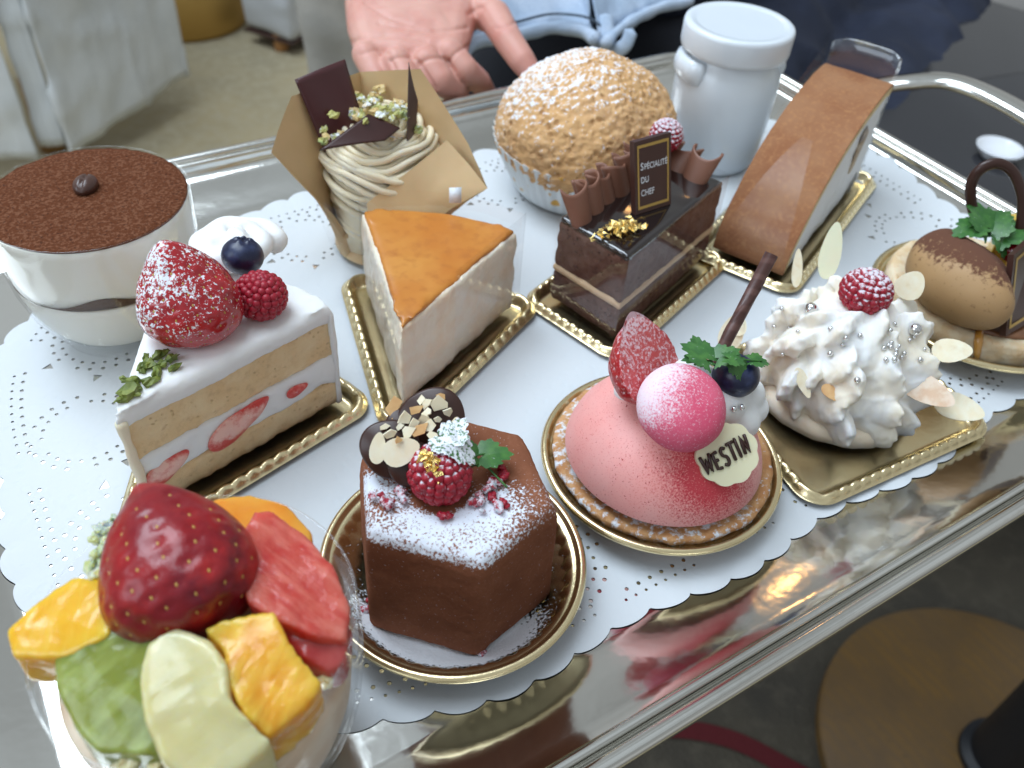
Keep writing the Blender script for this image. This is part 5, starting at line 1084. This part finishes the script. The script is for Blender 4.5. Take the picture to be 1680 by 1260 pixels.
denim = mat('light_blue_denim', (.40, .50, .64), .85, var=[(.35, (.52, .60, .72), .4, .65), (6, (.32, .42, .56), .5, .8)], bump=(9, .5, .05), bump2=(.6, .4, .3))
trs = mat('dark_trousers', (.010, .011, .017), .9, bump=(2, .4, .1)); shirtm = mat('blue_shirt', (.07, .12, .20), .85, bump=(1, .4, .2))
def cloth(c, r, seed, amp=.8, sc=.12, vox=.45, folds=None):
    g = ball(c, r, 48, 30); g.remesh(vox, 2); g.disp(lambda V, N: amp*fbm(V, sc, 4, seed)+amp*.45*(1-np.abs(vn(V, sc*1.6, seed+9)))**3); return g
def hemtube(pts, r, seed):
    g = tube(spline(pts, 10), r, 14); g.disp(lambda V, N: .12*vn(V, .8, seed)); return g
# jacket: a front panel with a rolled hem that curves round the body
J = [(730, 112, 0), (775, 66, 0), (830, 58, 0), (885, 44, 0), (925, 44, 0), (955, 50, 0), (972, 62, 0)]
JP = spline([at(*p) for p in J], 10)
def jk(u, v):
    p = JP[int(round(u*(len(JP)-1)))]; q = p+np.array([8+2*u, 26, 17])*v+np.array([0, 0, 0]); f = .9*math.sin(u*9+v*3)*(.25+v)+.5*math.sin(u*21+v*2)*.5; return q+np.array([.4, .9, 0])*f
g = sheet(jk, 61, 30, .5); g.disp(lambda V, N: .25*fbm(V, .5, 3, 91)); put('jacket', g, denim, person)
jo = bpy.data.objects['jacket']
put('hem', hemtube([at(*p)+np.array([-.3, -.8, .2]) for p in J], .52, 5), denim, jo)
stm_ = mat('denim_stitching', (.05, .07, .10), .9)
g = G(); HP = spline([at(*p)+np.array([-.2, -1.0, 1.3]) for p in J], 10)
for i in range(0, len(HP)-1): g.add(tube([HP[i], HP[i]+(HP[i+1]-HP[i])*.6], .10, 6))
put('stitching', g, stm_, jo)
J2 = [(990, 70, 0), (1012, 48, 0), (1040, 30, 0), (1080, 12, 0), (1130, 0, 0)]
JP2 = spline([at(*p) for p in J2], 10)
def jk2(u, v):
    p = JP2[int(round(u*(len(JP2)-1)))]; return p+np.array([8, 24, 16])*v+np.array([.4, .9, 0])*(.8*math.sin(u*8+v*2.5)*(.3+v))
g = sheet(jk2, 41, 30, .5); g.disp(lambda V, N: .25*fbm(V, .5, 3, 92)); put('jacket_flap', g, denim, person)
put('hem', hemtube([at(*p)+np.array([-.3, -.6, .2]) for p in J2], .42, 6), denim, bpy.data.objects['jacket_flap'])
for a, b in (((975, 15, 1), (968, 78, -1)), ((1015, 40, 1), (985, 78, -1))):
    P0, P1 = at(*a), at(*b); put('drawstring', tube(spline([P0+np.array([0, -1.5, 0]), lerp(P0, P1, .5)+np.array([0, -1.9, 0]), P1+np.array([0, -1.2, 0])], 8), .55, 12, flat=.45), denim, person)
put('shirt', cloth((58, 74, 2), (16, 7, 22), 95, .8, .14), shirtm, person)
# trousers: two thighs running back under the jacket and a seated lap
g = capsule((47, 66, -14), (58, 88, -10), 9, 10, 24); g.add(capsule((60, 60, -14), (72, 82, -10), 8.5, 9, 24)); g.add(capsule((47, 66, -16), (48, 70, -58), 8, 5, 24)); g.add(capsule((60, 60, -16), (62, 64, -58), 8, 5, 24)); g.remesh(.6, 4); g.disp(lambda V, N: .5*fbm(V, .15, 3, 96)); put('trousers', g, trs, person)
# standing person in pale trousers behind the hand
p2 = thing('person', 'person standing in pale grey beige trousers behind the open hand', 'person', (46, 112, -62))
ptm = mat('pale_trouser_cloth', (.40, .38, .35), .9, var=[(.15, (.34, .33, .31), .4, .6)], bump=(.5, .4, .3))
b0 = at(575, 60, -30)
g = tube(spline([b0+np.array([.0, 0, -31]), b0+np.array([-.2, 0, -15]), b0, b0+np.array([.3, .5, 20]), b0+np.array([1, 1, 55])], 12), np.interp(np.linspace(0, 1, 49), [0, .5, 1], [5.6, 6.4, 8.5]), 48)
g.disp(lambda V, N: .9*fbm(V, .10, 3, 97)+.5*np.sin(np.arctan2(N[:, 1], N[:, 0])*5+V[:, 2]*.08)); put('trouser_leg', g, ptm, p2)
g = ball(b0+np.array([-1, -3.5, -30]), (4.5, 11, 4), 30, 16); g.V[:, 2] = np.maximum(g.V[:, 2], -61.9); put('shoe', g, chocd, p2)
# person in navy at the upper right
p3 = thing('person', 'person in dark navy clothes sitting beyond the right end of the tray', 'person', (85, 75, -62))
nav = mat('navy_cloth', (.012, .017, .036), .85, var=[(.12, (.022, .030, .060), .45, .7)], bump=(1.2, .5, .15))
g = capsule((64, 60, -16), (104, 84, -14), 9, 11, 30); g.add(capsule((72, 50, -18), (112, 72, -16), 8, 10, 30)); g.add(capsule((64, 60, -16), (62, 58, -50), 8, 6, 24)); g.remesh(.7, 4); g.disp(lambda V, N: 1.1*fbm(V, .09, 4, 98)+.7*(1-np.abs(vn(V, .16, 7)))**4); put('trousers', g, nav, p3)
g = G(); g.add(ball((106, 96, 8), (24, 17, 36), 48, 30)); g.add(capsule((80, 98, 34), (74, 74, 4), 7, 5.5, 24)); g.add(capsule((74, 74, 4), (60, 66, -2), 5.5, 5, 24)); g.remesh(.8, 4); g.disp(lambda V, N: 1.2*fbm(V, .09, 4, 99)+.8*(1-np.abs(vn(V, .13, 17)))**4); put('jacket', g, nav, p3)

# ================================================================== FURNITURE AROUND
dtm = mat('dark_table_top', (.030, .030, .034), .12, coat=.4, bump=(.4, .05, .2))
tb = thing('table', 'dark glossy table top seen past the tray handle', 'table', (92, 30, -62))
g = body([(60, 22), (150, 6), (160, 70), (100, 84), (66, 50)], [(.3, -11.5), (0, -11.2), (0, -10.2), (.3, -10)]); put('table_top', g, dtm, tb, sharp=40)
put('table_leg', tube([(112, 30, -62), (112, 30, -40), (112, 30, -11.4)], 4, 24), dtm, tb)
cup_c = at(1640, 246, -9.2)
g = lathe([(.01, 0), (2.6, 0), (2.9, .25), (4.0, .9), (4.05, 1.05), (3.8, .98), (2.6, .35), (.01, .3)], 64, cup_c[0], cup_c[1]); g.V[:, :2] = cup_c[:2]+(g.V[:, :2]-cup_c[:2])*.5; g.V[:, 2] += -9.95; g.F = [f[::-1] for f in g.F]
tag(put('saucer', g, mat('white_china', (.80, .82, .86), .15, coat=.5), loc=(cup_c[0], cup_c[1], -9.95)), 'small white china saucer on the dark table seen through the tray handle', 'saucer')
# slip-covered chairs, upper left
slip = mat('pale_grey_slipcover', (.69, .72, .74), .9, var=[(.12, (.62, .65, .67), .4, .65)], bump=(1.5, .3, .06), bump2=(.25, .25, .4))
ch = thing('chair', 'armchair with pale grey fabric slipcover and gathered skirt at the upper left', 'chair', (5, 185, -62))
K = at(118, 252, -57); K1 = at(308, 122, -54); K2 = at(-120, 268, -57); K0 = at(62, 258, -57)
def panel(A, B, name, seed, h=62, drape=1.0, nu=60):
    A = np.array(A); B = np.array(B); d = (B-A); nn = np.array([d[1], -d[0], 0]); nn /= np.linalg.norm(nn)
    def f(u, v):
        p = A+d*u; p = p+np.array([0, 0, 1])*v*(h-0*u); w_ = drape*(.9*math.sin(u*17+seed+v*1.3)*(1-.4*v)+.5*math.sin(u*41+seed*2)*(1-v)**2*.6); return p+nn*w_
    g = sheet(f, nu, 40, .5); g.disp(lambda V, N: .22*fbm(V, .12, 2, seed)+.6*(1-np.abs(vn(V*[.5, .5, 1.1], .16, seed+2)))**6+.35*fbm(V*[1, 1, .6], .22, 3, seed+5)); return put(name, g, slip, ch)
panel(K, K1, 'skirt_panel', 3, drape=.12); panel(K2, K0, 'skirt_panel', 5, drape=.15); panel(K0+np.array([1.2, 2.0, 1]), K+np.array([-.6, 2.0, 1]), 'pleat', 9, drape=.1, nu=12)
d_k = (K1-K)/np.linalg.norm(K1-K); sp_ = K1+np.array([-20, 27, 0]); panel(K1, sp_, 'skirt_panel', 8, drape=.15)
g = body([tuple((K2)[:2]), tuple(K[:2]), tuple(K1[:2]), tuple(sp_[:2]), (-30, 214)], [(0, 4.5), (0, 5)]); g.remesh(1.0, 2); put('seat', g, slip, ch)
gw = mat('golden_wood', (.36, .20, .06), .4, var=[(.6, (.28, .14, .04), .4, .6)])
put('leg', tube([at(88, 240, -60)+np.array([0, 3, -2]), at(88, 240, -60)+np.array([0, 3, 12])], 2.2, 16), gw, ch)
ch2 = thing('chair', 'rounded white upholstered chair end on a small wooden foot beyond the floor lamp base', 'chair', tuple(at(455, 60, -60)))
c = at(452, 40, -57); a_ = at(415, 30, -57); b_2 = at(493, 55, -57); ax = b_2-a_; Lx = np.linalg.norm(ax); an_ = math.atan2(ax[1], ax[0])
g = body([(-Lx*.5, -3), (Lx*.5, -3), (Lx*.5, 26), (-Lx*.5, 26)], [(1.2, 0), (.3, .6), (0, 2), (0, 40), (.5, 41)]); g.remesh(.7, 6); g.rot(Rz(an_)).move((c[0], c[1], -58.5)); g.disp(lambda V, N: .25*fbm(V, .2, 2, 4)); put('upholstery', g, mat('white_upholstery', (.55, .57, .60), .8, bump=(2, .2, .05)), ch2)
g = body([(-Lx*.5, -3), (Lx*.5, -3), (Lx*.5, 26), (-Lx*.5, 26)], [(.2, 0), (0, .4), (.3, .9)]); g.rot(Rz(an_)).move((c[0], c[1], -59.4)); put('base_trim', g, chocd, ch2)
put('foot', tube([at(465, 78, -61)+np.array([0, 1.5, -1]), at(465, 78, -61)+np.array([0, 1.5, 2.5])], 1.6, 14), mat('orange_wood', (.45, .22, .08), .5), ch2)
gc = at(306, 22, -60.5); gb = thing('floor_lamp', 'round brass coloured floor lamp base behind the slipcovered armchair', 'lamp', (gc[0], gc[1], -62))
brass = mat('aged_brass', (.52, .32, .09), .5, .6, bump=(.3, .3, .3))
g = lathe([(.01, -62), (13.5, -62), (14, -61), (14, -52), (13, -50.5), (2.5, -50), (1.8, -48), (1.6, -40), (.01, -40)], 72, gc[0], gc[1]); g.F = [f[::-1] for f in g.F]; put('lamp_base', g, brass, gb)
put('pole', tube([(gc[0], gc[1], -58), (gc[0], gc[1], 0), (gc[0], gc[1], 60)], 1.3, 16), brass, gb)
# round wooden base, lower right
wc_ = at(1640, 1250, -60); wt_ = thing('pedestal', 'round wooden pedestal base with a black central post below the tray at the lower right', 'pedestal', (wc_[0], wc_[1], -62))
wdm = mat('warm_wood', (.17, .092, .024), .5, var=[(.25, (.13, .075, .028), .4, .65), (1.2, (.11, .065, .024), .6, .8)], wave=(.25, 'X', (.14, .08, .03), .6, 1.0, 6), bump=(1.5, .1, .05))
g = lathe([(.01, -61.95), (17.6, -61.95), (18, -61.6), (18, -60.3), (17.4, -59.8), (.01, -59.8)], 110, wc_[0], wc_[1]); g.F = [f[::-1] for f in g.F]; put('wooden_disc', g, wdm, wt_, sharp=40)
blk = mat('black_metal', (.008, .009, .012), .5)
g = lathe([(4.2, -59.85), (4.2, -59.0), (3.4, -58.6), (3.2, -20), (.01, -20)], 48, wc_[0], wc_[1]); g.F = [f[::-1] for f in g.F]; put('post', g, blk, wt_, sharp=40)
